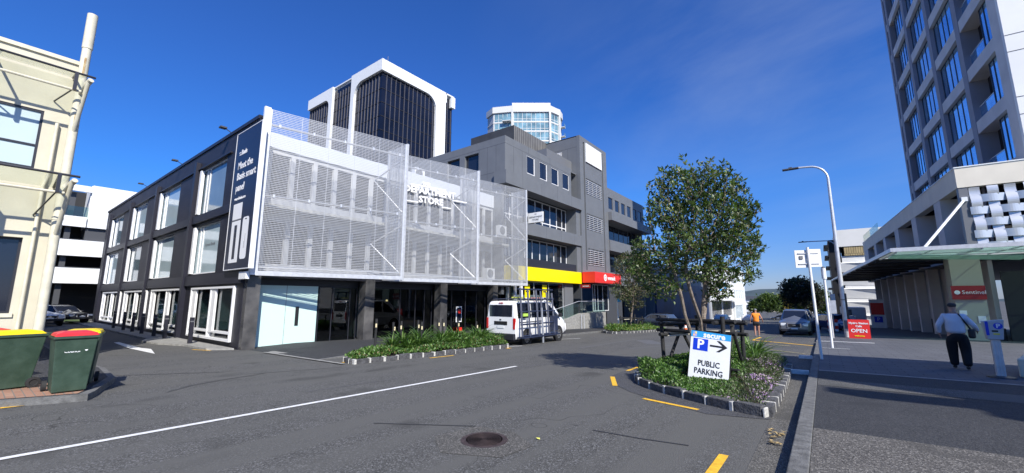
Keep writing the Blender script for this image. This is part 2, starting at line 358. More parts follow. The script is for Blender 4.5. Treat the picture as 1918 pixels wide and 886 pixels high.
def poly_sheet(name, poly, dz, m, thick=None, label=None, kind='structure', base=None):
    mb = MB()
    if thick is None: mb.quad(*[(x, y, g(x, y)+dz) for x, y in poly])
    else: mb.prism(poly, lambda x, y: g(x, y)+dz-thick, lambda x, y: g(x, y)+dz)
    return tag(mb.build(name, m), kind=kind)
def px_poly(pts, dz=0): return [(q.x, q.y) for q in (gp(a, b, dz) for a, b in pts)]
grid_sheet('road', -700, 700, -200, 3000, 0, M_ASPH, xs=(-300, -100, -50, 50, 200), ys=(-50, 0, 60, 100, 300, 900))

# right footpath: aggregate, asphalt, paving
RFP = .12
grid_sheet('footpath_right', -.25, 40, -20, 6.95, RFP, M_AGG, side=1)
grid_sheet('footpath_asphalt_right', -.25, 40, 6.95, 13.6, RFP, M_FOOT)
grid_sheet('paving_right', -.25, 40, 13.6, 110, RFP, M_PAVE)
grid_sheet('paving_strip_right', -.24, 6, 13.45, 13.62, RFP+.004, M_CONC)
grid_sheet('paving_band_right', -.24, 5, 10.9, 11.9, RFP+.004, M_ASPH)
kb = MB(); y = -14
while y < 95:
    L_ = random.uniform(.9, 1.3) if y < 30 else 3
    if not (26.0 < y < 26.2):
        x0 = -.43
        kb.prism([(x0, y+.006), (-.255, y+.006), (-.255, y+L_-.006), (x0, y+L_-.006)], lambda x, yy: g(x, yy)-.05, lambda x, yy: g(x, yy)+RFP+.006)
    y += L_
tag(kb.build('kerb_right', M_KERB, bevel=.012), kind='structure')
grid_sheet('gutter_right', -.80, -.43, -14, 60, .004, asphalt('gutter_concrete', (.085, .082, .074), (.22, .21, .19), (.12, .115, .10)))
# drain crossing slots in the gutter, painted parking lines on the paving
for (yy, x1_) in ((13.05, -.44), (17.3, -.44), (26.2, 1.8)):
    poly_sheet('road_marking', [(-.44 if yy > 20 else -.82, yy), (x1_, yy), (x1_, yy+.12), (-.44 if yy > 20 else -.82, yy+.12)], RFP+.012 if yy > 20 else .14, M_WHITEL, thick=.01 if yy > 20 else .1)
poly_sheet('road_marking', [(-.2, 21.5), (.7, 21.5), (.7, 21.6), (-.2, 21.6)], RFP+.008, M_WHITEL)
# markings
def stripe(name, p, q, w, m, dz=.008):
    p = Vector(p); q = Vector(q); d = (q-p).normalized(); n = Vector((-d.y, d.x))*w/2; k = max(1, int((q-p).length/6)); mb = MB()
    for i in range(k):
        a = p+(q-p)*i/k; b = p+(q-p)*(i+1)/k
        mb.quad(*[(v.x, v.y, g(v.x, v.y)+dz) for v in (a+n, a-n, b-n, b+n)])
    return tag(mb.build(name, m), kind='structure')
stripe('centre_line', (-7.42, -9), (-7.34, 9.9), .11, M_WHITEL)
def pxs(a, b, w, m, **k):
    p, q = gp(*a), gp(*b); return stripe('road_marking', (p.x, p.y), (q.x, q.y), w, m, **k)
pxs((1147, 706), (1152, 723), .11, M_YELL); pxs((1205, 747), (1308, 768), .1, M_YELL); pxs((1356, 853), (1330, 890), .1, M_YELL); pxs((1175, 695), (1195, 688), .1, M_YELL)
pxs((0, 765), (155, 747), .10, M_YELL); pxs((690, 677), (745, 674), .1, M_YELL); pxs((805, 671), (850, 666), .1, M_YELL); pxs((640, 679), (650, 679), .1, M_YELL)
pxs((940, 650), (978, 648), .1, M_WHITEL); pxs((1040, 636), (1087, 634), .1, M_WHITEL); pxs((950, 653), (956, 652), .16, M_YELL)
pxs((1407, 637), (1525, 648), .22, M_YELL); pxs((1425, 644), (1480, 648), .12, M_CREAMY); pxs((1400, 650), (1508, 663), .06, M_CREAMY); pxs((1410, 637), (1425, 632), .14, M_YELL)
pxs((360, 655), (395, 657), .09, M_YELL); pxs((330, 640), (350, 645), .09, M_YELL)
# straight-ahead arrow on the driveway
ar = MB(); ar.quad(*[(x, y, g(x, y)+.008) for x, y in px_poly([(213, 642), (222, 641), (264, 652), (283, 654), (290, 663), (243, 653)])]); tag(ar.build('road_marking', M_WHITEL), kind='structure')
# faded old markings across the junction
M_FAD = mat('worn_marking', (.125, .125, .128), .8, col2=(.088, .09, .095), vscale=5)
pxs((1085, 652), (1190, 636), .16, M_FAD, dz=.005); pxs((1180, 653), (1340, 640), .14, M_FAD, dz=.005); pxs((1205, 637), (1230, 645), .9, M_FAD, dz=.004); pxs((570, 735), (745, 709), .035, M_FAD, dz=.005)
pxs((960, 690), (1240, 655), .05, M_FAD, dz=.005)
M_TAR = mat('tar_seam', (.028, .028, .03), .6)
for pa in (((312, 735), (360, 722), (420, 711), (495, 700)), ((480, 700), (560, 694), (640, 688)), ((700, 793), (800, 796), (900, 799)), ((215, 704), (330, 700), (420, 697)), ((1110, 806), (1200, 822), (1290, 835))):
    for a_, b_ in zip(pa[:-1], pa[1:]): pxs(a_, b_, .035, M_TAR, dz=.0045)
# repair patch and manhole in the carriageway
mh = gp(907, 825)
poly_sheet('road_patch', [(mh.x+a, mh.y+b) for a, b in ((-.62, -.28), (-.1, -.66), (.55, -.35), (.62, .2), (.1, .5), (-.5, .42))], .005, asphalt('repair_patch', (.090, .087, .078), (.2, .19, .175), (.112, .107, .095)))
m_ = MB(); m_.lathe([(.30, g(mh.x, mh.y)-.02), (.30, g(mh.x, mh.y)+.012), (.275, g(mh.x, mh.y)+.014)], 40, c=(mh.x, mh.y))
mo = m_.build('manhole_cover', mat('rusty_iron', (.065, .045, .042), .55, metal=.3, var=.3, vscale=14), base=(mh.x, mh.y, mh.z)); tag(mo, 'round rusty iron manhole cover set in the road', 'manhole cover')
m_ = MB()
for r in (.03, .065, .1, .135, .17, .205, .24): m_.lathe([(r-.006, .0), (r-.006, .004), (r+.006, .004), (r+.006, 0)], 32)
rg = m_.build('ring_pattern', MT['rusty_iron'], mo, local=True); rg.location = (0, 0, .0145)
# left: footpath in front of the store and offices, kerb, crossings
LFP = lambda x, y: .004+.10*min(1, max(0, (y-7.0)/2.2))
grid_sheet('footpath_left', -40, -13.38, 7.0, 60, LFP, M_FOOT, ys=(8, 9.2), side=1)
kb = MB(); y = 7.0
while y < 44:
    for _ in (0,):
        kb.prism([(-13.38, y+.01), (-13.2, y+.01), (-13.2, y+1.19), (-13.38, y+1.19)], lambda x, yy: g(x, yy)-.05, lambda x, yy: g(x, yy)+LFP(x, yy)+.006)
    y += 1.2
tag(kb.build('kerb_left', M_KERB), kind='structure')
poly_sheet('service_cover', px_poly([(497, 661), (510, 658), (578, 657), (572, 660), (515, 663)], .01), .02, M_CONC)
# kerb edge from planter to driveway
stripe('kerb_strip', (-16.9, 6.9), (-11.6, 6.95), .14, M_CONC, dz=.03)
# footpath along the black side wall
poly_sheet('footpath_side', [(-19.0, 6.6), (-19.6, 5.85), (-22, 5.75), (-23.6, 5.2), (-25.4, 5.0), (-27, 5.5), (-52, 5.4), (-52, 6.6)], .07, M_CONC, thick=.12)
# kerbed corner with the bins
cor = px_poly([(-260, 790), (-60, 756), (0, 750), (85, 744), (165, 738), (178, 732), (192, 722), (216, 706), (206, 697), (196, 688)], .12)
pol = cor+[(-17.9, 2.0), (-40, 2.0), (-40, -14), (cor[0][0], -14)]
poly_sheet('corner_footpath', pol, .12, M_KERB, thick=.2)
poly_sheet('corner_asphalt', [(x-.14, y-.10) for x, y in cor]+[(-17.9, 1.9), (-40, 1.9), (-40, -14), (cor[0][0]-.2, -14)], .1235, M_FOOT)
inn = [(x-.17, y-.12) for x, y in cor[:6]]+[(-12.6, 1.5), (-13.6, .6), (-14.2, -14), (cor[0][0]-.25, -14)]
poly_sheet('brick_paving_corner', inn, .1275, M_BRICKP)
# garden beds
def bed(poly, name='garden_bed'):
    poly_sheet(name, poly, .09, mat('soil', (.05, .035, .025), .95, var=.4, vscale=12), thick=.14)
ISL = [(-.86, 7.75), (-1.4, 7.93), (-2.07, 8.28), (-2.9, 8.8), (-3.5, 9.4), (-3.82, 10.2), (-3.9, 11.3), (-3.6, 12.6), (-3.0, 14), (-2.2, 15.2), (-1.25, 15.7), (-.95, 14.6), (-.88, 12.5), (-.85, 10)]
BED1 = [(-11.45, 7.2), (-11.3, 9.5), (-11.15, 12), (-11.05, 14.3), (-11.5, 14.75), (-13.1, 14.7), (-13.15, 12), (-13.15, 9), (-12.3, 7.4)]
BED2 = [(-11.6, 27.2), (-11.2, 28.2), (-10.9, 31), (-10.7, 35), (-11.0, 36.4), (-12.6, 36.5), (-13.1, 34), (-13.2, 29), (-12.6, 27.4)]
for b in (ISL, BED1, BED2): bed(b)
def offs(poly, d):
    c = Vector((sum(p[0] for p in poly)/len(poly), sum(p[1] for p in poly)/len(poly))); n = len(poly); o = []
    for i, p in enumerate(poly):
        a = Vector(poly[i-1]); b = Vector(poly[(i+1) % n]); t = (b-a).normalized(); nn = Vector((t.y, -t.x))
        if nn.dot(Vector(p)-c) < 0: nn = -nn
        o.append((p[0]+nn.x*d, p[1]+nn.y*d))
    return o
ip = offs(ISL, .62); ip = [(min(x, -.81), y) for x, y in ip]
poly_sheet('road_patch', ip, .006, asphalt('new_asphalt', (.062, .063, .068), (.13, .13, .135), (.07, .071, .076)))
def edging(poly, label, front=None):
    M_BAS = mat('basalt_stone', (.075, .075, .078), .9, var=.45, vscale=14, bump=.9, bscale=35)
    M_WST = mat('white_painted_stone', (.48, .47, .43), .85, var=.3, vscale=24)
    n = len(poly); th = thing('stone_edging', label, 'stone edging', G(*poly[0]))
    acc = 0; pts = []
    for i in range(n):
        a, b = Vector(poly[i]), Vector(poly[(i+1) % n]); L_ = (b-a).length; k = 0
        while acc <= L_: pts.append(a+(b-a)*acc/L_); acc += .50
        acc -= L_
    cnt = 0
    for i in range(len(pts)):
        if cnt >= 96: break
        a, b = pts[i], pts[(i+1) % len(pts)]; d = b-a
        if d.length > .8: continue
        dd = d.normalized(); nn = Vector((-dd.y, dd.x)); w = .085
        j = lambda s: random.uniform(-s, s)
        e1 = a+dd*.04; e2 = b-dd*.035; mb = MB(); h = .15+j(.02)
        mb.prism([(e1+nn*w).to_tuple(), (e1-nn*(w+j(.02))).to_tuple(), ((e1+e2)/2-nn*(w+.015+j(.015))).to_tuple(), (e2-nn*(w+j(.02))).to_tuple(), (e2+nn*w).to_tuple()][::1], lambda x, y: g(x, y)-.02, lambda x, y: g(x, y)+h+j(.012))
        mb.build('stone', M_BAS, th, bevel=.012); cnt += 1
        if i % 1 == 0:
            mb = MB(); w2 = .088; ww_ = random.uniform(.008, .034); a1 = a-dd*ww_; a2 = a+dd*(ww_+.01)
            mb.prism([(a1+nn*w2).to_tuple(), (a1-nn*w2).to_tuple(), (a2-nn*(w2+j(.01))).to_tuple(), (a2+nn*w2).to_tuple()], lambda x, y: g(x, y)-.01, lambda x, y: g(x, y)+.15+j(.015))
            if cnt < 96: mb.build('white_stone', M_WST, th, bevel=.01); cnt += 1
    return th
edging(ISL, 'basalt and white painted stone edging around the planted bed with the parking sign')
edging(BED1, 'low stone edging of the bed beside the parked white van')
edging(BED2, 'low stone edging of the far bed in front of the concrete ramp')

# ------------------------------------------------ department store (black brick side, steel mesh front)
st = thing('department_store', 'three storey store, black painted brick side wall and white front behind steel mesh', 'building', G(-19, 6.7))
S = Wall((-18.95, 6.7), (-1, 0), (0, -1))
GZ = g(-19, 6.7)
wu = [(3.5, 7.3), (10.8, 15.1), (18.4, 22.4), (25.9, 30.2)]
ops = [(a, b, 6.02, 8.52) for a, b in wu]+[(a, b, 2.88, 5.4) for a, b in wu]+[(31.5, 32.6, 7.0, 8.0)]
wg = [(.75, 6.3, -.12, 2.2), (7.5, 13.9, -.12, 2.2), (15.0, 21.2, -.12, 2.2), (22.5, 29.2, -.12, 2.2)]
ops += wg
mb = MB(); S.skin(mb, 0, 33, GZ-.2, 9.55, ops, th=.35, m=M_DARKB, rev=M_DARKP); mb.build('brick_wall', None, st)
mb = MB(); mb.box((-52, 7.1, 9.3), (-19.9, 26.0, 9.4), M_GREYD); mb.box((-52, 25.7, -1), (-19.9, 26.0, 9.3), M_DARKP); mb.box((-52, 7.05, -.6), (-51.7, 25.7, 9.3), M_DARKP); mb.build('roof', None, st)
mb = MB()
S.box(mb, -.0, 33, 9.5, 9.66, -.3, .06, M_DARKP); mb.build('coping', None, st)
for a in (7.75, 15.55, 22.85, 30.65):
    mb = MB(); S.box(mb, a-.28, a+.05, GZ-.1, 9.0, .002, .2, M_DARKP); mb.build('pilaster', None, st)
mb = MB(); S.box(mb, 0, 30.3, 5.55, 5.95, .003, .12); S.box(mb, 0, 30.3, 2.3, 2.8, .003, .12); S.box(mb, 2.9, 30.3, 8.56, 8.62, .003, .1); mb.build('concrete_beam', M_DARKP, st)
for r, (z0, z1) in enumerate(((6.02, 8.52), (2.88, 5.4))):
    for k, (a, b) in enumerate(wu):
        w = S.window(st, a, b, z0, z1, d=-.16, cols=[b-1.15, b-.75], gm=M_GLP if (k+r) % 3 else M_GLV, fw_=.07)
        fr = MB(); S.box(fr, b-.32, b-.06, z0+.05, z1-.05, -.09, .06); fr.build('sunshade_fin', M_WHITEF, w)
S.window(st, 31.5, 32.6, 7.0, 8.0, d=-.2, gm=M_GLP)
M_INT = mat('pale_interior', (.42, .50, .47), .7, var=.1, vscale=.8)
mb = MB(); mb.box((-51, 13, -.6), (-20, 13.1, 2.4), M_INT); mb.box((-51, 7.3, -.5), (-20, 12.9, -.42), mat('shop_floor', (.2, .2, .19), .3)); mb.box((-51, 7.1, 2.42), (-20, 25.6, 2.6), M_DARKP); mb.build('interior', None, st)
for k, (a, b, z0, z1) in enumerate(wg):
    m_ = (a+b)/2
    w = S.window(st, a, b, z0, z1, d=-.10, cols=[m_], gm=M_PANED, fw_=.09, fd=.2, rows=(z0+.34,))
    for q0 in (b-.09, m_):
        fm = MB(); S.box(fm, q0-.55, q0-.04, z0+.35, z1-.08, -.04, .05); fm.build('white_reveal', M_WHITEF, w)
        fm = MB(); c0 = S.P(q0-.56, z0+.4, -.12); c1 = S.P(q0-1.3, z0+.4, -1.1); up_ = Vector((0, 0, z1-z0-.9))
        fm.quad(c0, c1, c1+up_, c0+up_+Vector((0, 0, .35))); fm.build('display_panel', M_MINT, w)
# corner column, shopfront columns
for (x0, x1, y0, y1) in ((-19.25, -18.62, 6.72, 7.22), (-19.2, -18.62, 12.15, 12.7), (-19.2, -18.62, 17.35, 17.9), (-19.2, -18.62, 22.4, 22.9)):
    mb = MB(); mb.box((x0, y0, g(x0, y0)-.1), (x1, y1, 2.62)); mb.build('stone_column', M_MARBLE, st, bevel=.01)
FX = -19.35
mb = MB(); mb.box((FX-.15, 7.22, 2.25), (FX+.03, 24.2, 2.66), M_STEELD); mb.build('shopfront_header', None, st)
Fw = Wall((FX, 7.2), (0, 1), (1, 0))
mb = MB(); Fw.box(mb, .05, 2.85, -.5, 2.25, -.05, 0); mb.build('frosted_glass_wall', M_MINT, st)
mb = MB(); Fw.box(mb, 1.85, 2.0, .45, 1.3, 0.002, .03); mb.build('door_pull', M_BLACK, st); mb = MB(); Fw.box(mb, 1.4, 1.415, -.5, 2.25, 0.001, .006); mb.build('glass_joint', M_GREYL, st)
mb = MB(); mb.box((-27, 7.3, -.62), (-19.4, 24.1, -.56), MT['shop_floor']); mb.box((-27, 10.2, -.5), (-26.9, 24, 2.6), M_BLACK); mb.box((-26.9, 10.1, -.5), (-19.6, 10.2, 2.6), M_BLACK); mb.box((-26.9, 24, -.5), (-19.4, 24.1, 2.6), M_BLACK); mb.box((-26.9, 18.3, -.5), (-19.5, 18.4, 2.6), M_GREYD); mb.box((-27, 7.3, 2.5), (-19.4, 24.1, 2.6), M_BLACK); mb.build('shop_interior', None, st)
for (a0, a1, cols) in ((2.9, 4.95, [3.6, 4.55]), (5.55, 10.1, [7.7, 8.8, 9.5]), (10.75, 15.15, [11.8, 13.1, 14.2]), (15.75, 16.9, [])):
    Fw.window(st, a0, a1, -.5, 2.24, d=-.05, cols=cols, fm=M_STEELD, gm=M_PANED, fw_=.035, name='shop_window')
# shop fittings seen through the glass
mb = MB(); mb.box((-22.5, 13.5, -.5), (-21.9, 17.2, .55)); mb.build('shop_counter', mat('walnut', (.06, .035, .02), .4), st)
lm = bpy.data.materials.new('warm_lamp'); lm.use_nodes = True; lm.node_tree.nodes['Principled BSDF'].inputs['Emission Color'].default_value = (1, .7, .3, 1); lm.node_tree.nodes['Principled BSDF'].inputs['Emission Strength'].default_value = 2.5
for yy in (14.6, 15.9): mb = MB(); mb.lathe([(.02, 1.5), (.09, 1.52), (.03, 1.62)], 10, c=(-22, yy)); mb.build('pendant_lamp', lm, st)
mb = MB(); mb.box((-19.3, 19.35, .15), (-19.25, 19.85, 1.15), M_WHITEF); mb.box((-19.25, 19.4, .22), (-19.24, 19.8, 1.1), M_GLD); mb.build('poster_frame', None, st)
mb = MB(); mb.box((-19.24, 19.5, .7), (-19.235, 19.75, .95), M_RED); mb.box((-19.3, 19.45, -.5), (-19.1, 19.75, -.2), M_RED); mb.build('red_notice', None, st)
# upper front: white wall with tall glazed doors, decks, roof fascia
Bw = Wall((-19.8, 6.9), (0, 1), (1, 0)); LW = 17.4
opn = []
a = .75
posts = []
while a < LW-1.0:
    if 5.9 < (a % 5.9) or True: opn += [(a, a+.86, 6.28, 8.4), (a, a+.86, 3.2, 5.2)]
    a += 1.08
mb = MB(); Bw.skin(mb, 0, LW, 2.7, 8.62, opn, th=.15, m=mat('grey_white_wall', (.50, .51, .52), .6, var=.08, vscale=1.5)); mb.build('front_wall', None, st)
for o_ in opn: Bw.window(st, o_[0], o_[1], o_[2], o_[3], d=-.12, fm=mat('door_frame', (.55, .56, .57), .5), gm=mat('shutter_grey', (.06, .058, .058), .4), fw_=.03, name='glazed_door')
mb = MB(); mb.add([Bw.P(.45, 8.62, .1), Bw.P(LW, 8.62, .1), Bw.P(LW, 9.62, .1), Bw.P(.45, 9.32, .1), Bw.P(.45, 8.62, -.1), Bw.P(LW, 8.62, -.1), Bw.P(LW, 9.62, -.1), Bw.P(.45, 9.32, -.1)], [(0, 1, 2, 3), (4, 7, 6, 5), (0, 4, 5, 1), (3, 2, 6, 7), (1, 5, 6, 2), (0, 3, 7, 4)])
mb.build('roof_fascia', mat('corrugated_white', (.70, .73, .76), .35, metal=.15), st)
mb = MB(); Bw.box(mb, 0, LW, 2.55, 2.69, .0, 1.15, M_STEELD); mb.build('soffit', None, st)
mb = MB(); Bw.box(mb, 0, LW, 5.62, 5.76, .003, 1.1); 
for k in range(9): Bw.box(mb, .6+2*k, 1.6+2*k, 5.56, 5.61, .1, 1.0)
mb.build('deck', mat('deck_concrete', (.5, .5, .46), .7), st)
# mesh screens
cors = [((-18.3, 6.85), (-16.9, 13.05)), ((-18.42, 13.1), (-16.9, 18.75)), ((-18.45, 18.8), (-17.05, 24.35))]
MZ0, MZ1 = 2.62, 9.78
def mesh_panel(P0, P1, name='mesh_screen', rail=True):
    w = Wall(P0, (P1[0]-P0[0], P1[1]-P0[1]), (P1[1]-P0[1], -(P1[0]-P0[0]))); L_ = math.hypot(P1[0]-P0[0], P1[1]-P0[1])
    fr = MB()
    w.box(fr, 0, L_, MZ0-.02, MZ0+.16, -.06, .05); w.box(fr, 0, .07, MZ0+.16, MZ1, -.05, .04); w.box(fr, L_-.1, L_, MZ0+.16, MZ1, -.05, .04)
    for z in ((5.98, 9.12) if rail else ()): fr.tube([w.P(.07, z, -.1), w.P(L_-.1, z, -.1)], .045, 8)
    if rail: w.box(fr, .1, L_-.1, MZ0+.3, MZ0+.37, -.09, -.04)
    for z in ((5.98, 9.12) if rail else ()):
        for k in range(5): a = .4+k*(L_-.8)/4; w.box(fr, a-.04, a+.04, z-.07, z+.07, -.06, .02)
    sc_ = fr.build('mesh_screen', M_GALV, st)
    wr = MB(); a = .07
    nx = int((L_-.14)/.05); nz_ = int((MZ1-MZ0-.16)/.077)
    for i in range(nx+1):
        a = .07+(L_-.17)*i/nx; t = .0050 if i % 24 else .012; w.box(wr, a-t, a+t, MZ0+.16, MZ1, -.004, .004)
    for j in range(nz_+1):
        z = MZ0+.16+(MZ1-MZ0-.16)*j/nz_; t = .0085; w.box(wr, .07, L_-.1, z-t, z+t, -.012, -.0045)
    wr.build('wire_mesh', M_MESH, sc_)
    return sc_, w, L_
wl = []
for i, (P0, P1) in enumerate(cors):
    s_, w, L_ = mesh_panel(P0, P1); wl.append(w)
    r_, w2, l2 = mesh_panel((P1[0]-.02, P1[1]+.02), (-18.5, P1[1]+.02), rail=False)
    dg = MB()
    for (z0, z1) in ((MZ0+.3, 5.4), (6.1, 9.0)):
        dg.tube([(P1[0]-.1, P1[1]-.08, z0), (-18.4, P1[1]-.9, (z0+z1)/2+.3)], .035, 6); dg.tube([(-18.4, P1[1]-.9, (z0+z1)/2+.3), (P1[0]-.1, P1[1]-.08, z1)], .035, 6)
    dg.build('brace', M_GALV, s_)
for (yc) in (13.07, 18.77):
    mb = MB(); mb.box((-16.98, yc-.04, MZ0-.06), (-16.86, yc+.08, MZ1+.05)); mb.build('mesh_post', M_GALV, st)
# white cheek at the left end of the mesh
mb = MB(); mb.prism([(-18.42, 6.62), (-18.28, 6.62), (-18.28, 6.86), (-18.42, 6.86)], 2.62, 9.85); mb.prism([(-19.0, 6.5), (-18.28, 6.5), (-18.28, 6.64), (-19.0, 6.64)], 2.45, 2.75); mb.build('end_trim', M_WHITE, st)
# air conditioner units behind the mesh
def ac(x, y, z, lab):
    t = thing('air_conditioner', lab, 'air conditioner', (x, y, z)); mb = MB(); mb.box((-.17, -.42, 0), (.17, .42, .75)); mb.build('casing', M_WHITE, t, local=True, bevel=.02)
    mb = MB(); mb.lathe([(.29, 0), (.30, .02), (.26, .03), (.05, .03)], 24, T=Matrix.Translation((.17, -.08, .38)) @ Matrix.Rotation(math.pi/2, 4, 'Y')); mb.build('fan_grille', M_GREYL, t, local=True)
ac(-18.2, 21.4, 3.0, 'white air conditioner low behind the mesh next to the yellow fascia')
ac(-18.1, 22.6, 6.15, 'white air conditioner on the upper deck behind the end mesh panel')
ac(-20.6, 16.9, 9.45, 'white air conditioner on the roof edge above the store lettering')
# store name on the middle panel
sg = thing('shop_sign', 'white THE DEPARTMENT STORE letters mounted on the middle mesh panel', 'sign', wl[1].P(0, 7.3, .12))
w = wl[1]
for (s_, a, z, sz) in (('THE', 2.15, 8.22, .26), ('DEPARTMENT', 2.45, 7.80, .52), ('STORE', 2.5, 7.28, .52)):
    text('lettering', s_, sz, M_TXTW, frameT(w.P(a, z, .14), w.u, w.n), sg, ext=.03, bold=.016)
for (a0, a1, z) in ((.15, .75, 7.74), (1.2, 3.4, 8.09), (3.9, 4.9, 7.54), (1.0, 1.7, 7.1), (3.2, 3.8, 7.02), (1.0, 3.8, 6.98)):
    if a1-a0 > 2 and z < 7: continue
    mb = MB(); w.box(mb, a0, a1, z-.03, z+.03, .11, .16); mb.build('sign_bar', M_TXTW, sg)
# billboard
bb = thing('billboard', 'tall navy smart panel billboard at the corner of the store', 'billboard', (-19.2, 6.4, 2.9))
Bb = Wall((-20.5, 6.42), (1, 0), (0, -1)); BW = 2.62
mb = MB(); Bb.box(mb, 0, BW, 2.88, 9.0, -.16, 0); b0 = mb.build('board', M_NAVY, bb)
mb = MB()
for (a0, a1, z0, z1) in ((-.03, 0, 2.85, 9.03), (BW, BW+.03, 2.85, 9.03), (0, BW, 2.85, 2.88), (0, BW, 9.0, 9.03)): Bb.box(mb, a0, a1, z0, z1, -.18, .012)
mb.build('border', M_WHITEF, bb)
for s_, a, z, sz, b_ in (('Basis', .68, 8.02, .33, .006), ('Meet the', .42, 7.42, .47, .006), ('Basis smart', .42, 6.93, .47, .006), ('panel', .42, 6.42, .47, .006), ('wearebasis.com', .42, 5.93, .2, .003)):
    text('lettering', s_, sz, M_TXTW, frameT(Bb.P(a, z, .004), Bb.u, Bb.n), bb, bold=b_, align='LEFT', sx=.92)
mb = MB(); Bb.box(mb, .42, .6, 8.03, 8.08, 0, .004); Bb.box(mb, .45, .63, 7.93, 7.98, 0, .004); mb.build('logo_bars', M_TXTW, bb)
mb = MB(); Bb.box(mb, .42, 1.36, 5.0, 5.7, 0, .004, M_TXTW); Bb.box(mb, .42, 1.36, 4.94, 4.985, 0, .004, M_GREYL); Bb.box(mb, .42, 1.36, 3.15, 4.93, 0, .004, M_TXTW); Bb.box(mb, .76, 1.04, 3.3, 4.75, .004, .007, M_NAVY)
for k in range(7): Bb.box(mb, .83, .97, 3.4+.19*k, 3.5+.19*k, .007, .009, M_GREYD)
mb.build('panel_picture', None, bb)
mb = MB(); pts = []
for (ca, cz, t0) in ((2.1, 4.87, 0), (1.74, 4.87, 90), (1.74, 3.4, 180), (2.1, 3.4, 270)):
    for t in range(0, 91, 15): pts.append((ca+.14*math.cos(R(t0+t)), cz+.14*math.sin(R(t0+t))))
mb.add([Bb.P(a, z, .005) for a, z in pts], [tuple(range(len(pts)))], M_TXTW); Bb.box(mb, 1.82, 2.02, 4.9, 4.94, .006, .008, M_TXTK); Bb.box(mb, 1.98, 2.0, 3.7, 4.3, .006, .008, M_GREYL); Bb.box(mb, 1.9, 1.92, 3.7, 4.0, .006, .008, M_GREYL); mb.build('phone_picture', None, bb)
# window lettering
text('window_lettering', 'Forever Blonde', .24, M_GREYL, frameT(S.P(3.75+1.3, 4.35, -.13), -S.u, S.n), st, ext=.001, sx=.9)
# roof floodlights on the store edge
for k, a in enumerate((3.2, 10.9, 19.0)):
    t = thing('floodlight', ['floodlight on the store roof edge nearest the billboard', 'second floodlight from the billboard along the roof edge', 'farthest floodlight on the store roof edge'][k], 'floodlight', S.P(a, 9.66, .1), group='floodlights on the roof edge')
    mb = MB(); mb.tube([(0, .1, -.05), (0, -.1, .05), (0, -.2, .1)], .02, 6); mb.build('bracket', M_GREYD, t, local=True)
    mb = MB(); mb.box((-.14, -.45, .08), (.14, -.18, .15)); mb.build('lamp_head', M_GREYD, t, local=True)

# ------------------------------------------------ grey office building
of = thing('office_building', 'four storey grey clad office building with tall stair tower', 'building', G(-19, 24.4))
O1 = Wall((-18.6, 24.45), (0, 1), (1, 0))
top = 14.33
ga = lambda y: y-24.45
wt = [(26.6, 27.8), (28.55, 29.77), (30.5, 31.75), (32.5, 33.77)]
tops = [(ga(a)+.0, ga(b)+.0, 12.0, 13.58) for a, b in wt]
tw = Wall((-18.6, 23.65), (0, 1), (1, 0))
tops = [(a-23.65, b-23.65, 12.0, 13.58) for a, b in wt]
mb = MB(); tw.skin(mb, 0, 10.5, 11.45, top, tops, th=.3, m=M_GREY)
mb.box((-34, 23.95, top-.03), (-18.9, 35.8, top-.13)); mb.build('top_floor_wall', None, of)
for o_ in tops: tw.window(of, *o_, d=-.1, gm=M_GLD, fw_=.07)
# panel joints as fine grooves standing 3 mm proud
def joints(parent, w, hs, vs, m=M_GREYD, d=.002):
    mb = MB()
    for (a0, a1, z) in hs: w.box(mb, a0, a1, z-.012, z+.012, 0, d+.001)
    for (a, z0, z1) in vs: w.box(mb, a-.012, a+.012, z0, z1, 0, d)
    mb.build('panel_joints', m, parent)
joints(of, tw, [(0, 10.5, 13.72)], [(k, 11.46, 13.7) for k in (1.1, 2.3, 5.6, 7.9, 10)]+[(k, 13.74, top) for k in (3.2, 6.6)])
lf = Wall((-18.6, 23.65), (-1, 0), (0, -1))
lo = [(2.75, 4.3, 11.9, 13.5), (4.9, 6.4, 11.9, 13.5)]
mb = MB(); lf.skin(mb, .3, 15, 2, top, lo, th=.3, m=M_GREY); mb.build('side_wall', None, of)
for o_ in lo: lf.window(of, *o_, d=-.25, gm=M_GLD, fm=M_GREYD, fw_=.05)
joints(of, lf, [(0, 15, 13.72), (0, 2.6, 11.5)], [(k, 2.2, 13.7) for k in (.9, 1.8, 2.7)])
# projecting bands, recessed ribbons of windows
mb = MB(); mb.box((-19.5, 23.4, 10.4), (-18.3, 35.8, 11.44)); mb.build('balcony_band', M_GREY, of)
mb = MB(); mb.box((-19.5, 24.5, 6.8), (-18.45, 35.8, 7.84)); mb.build('balcony_band', M_GREY, of)
b1 = Wall((-18.3, 23.4), (0, 1), (1, 0)); joints(of, b1, [], [(k, 10.42, 11.42) for k in (2.2, 5.0, 7.6, 10.2)]); b2 = Wall((-18.45, 24.5), (0, 1), (1, 0)); joints(of, b2, [], [(k, 6.82, 7.82) for k in (2.0, 4.8, 7.3, 9.8)])
mb = MB(); mb.box((-20.4, 24.5, 2.0), (-20.0, 35.8, 11.4), M_BLACK); mb.box((-20, 35.0, 4.2), (-18.6, 35.8, 10.4), M_GREY); mb.build('recessed_wall', None, of)
rw = Wall((-19.75, 24.5), (0, 1), (1, 0))
rw.window(of, .1, 10.4, 7.84, 10.38, d=0, cols=[1.2, 2.3, 3.7, 4.9, 6.1, 7.4, 8.6, 9.6], rows=(8.5,), gm=M_GLD, fw_=.085, name='ribbon_window')
rw.window(of, .1, 10.4, 4.9, 6.78, d=0, cols=[1.1, 2.0, 3.3, 4.4, 5.6, 6.8, 8.0, 9.3], gm=M_GLD, fw_=.085, name='ribbon_window')
mb = MB(); mb.box((-19.6, 24.4, 3.1), (-18.5, 35.65, 4.2)); mb.build('fascia', M_YEL, of, bevel=.01)
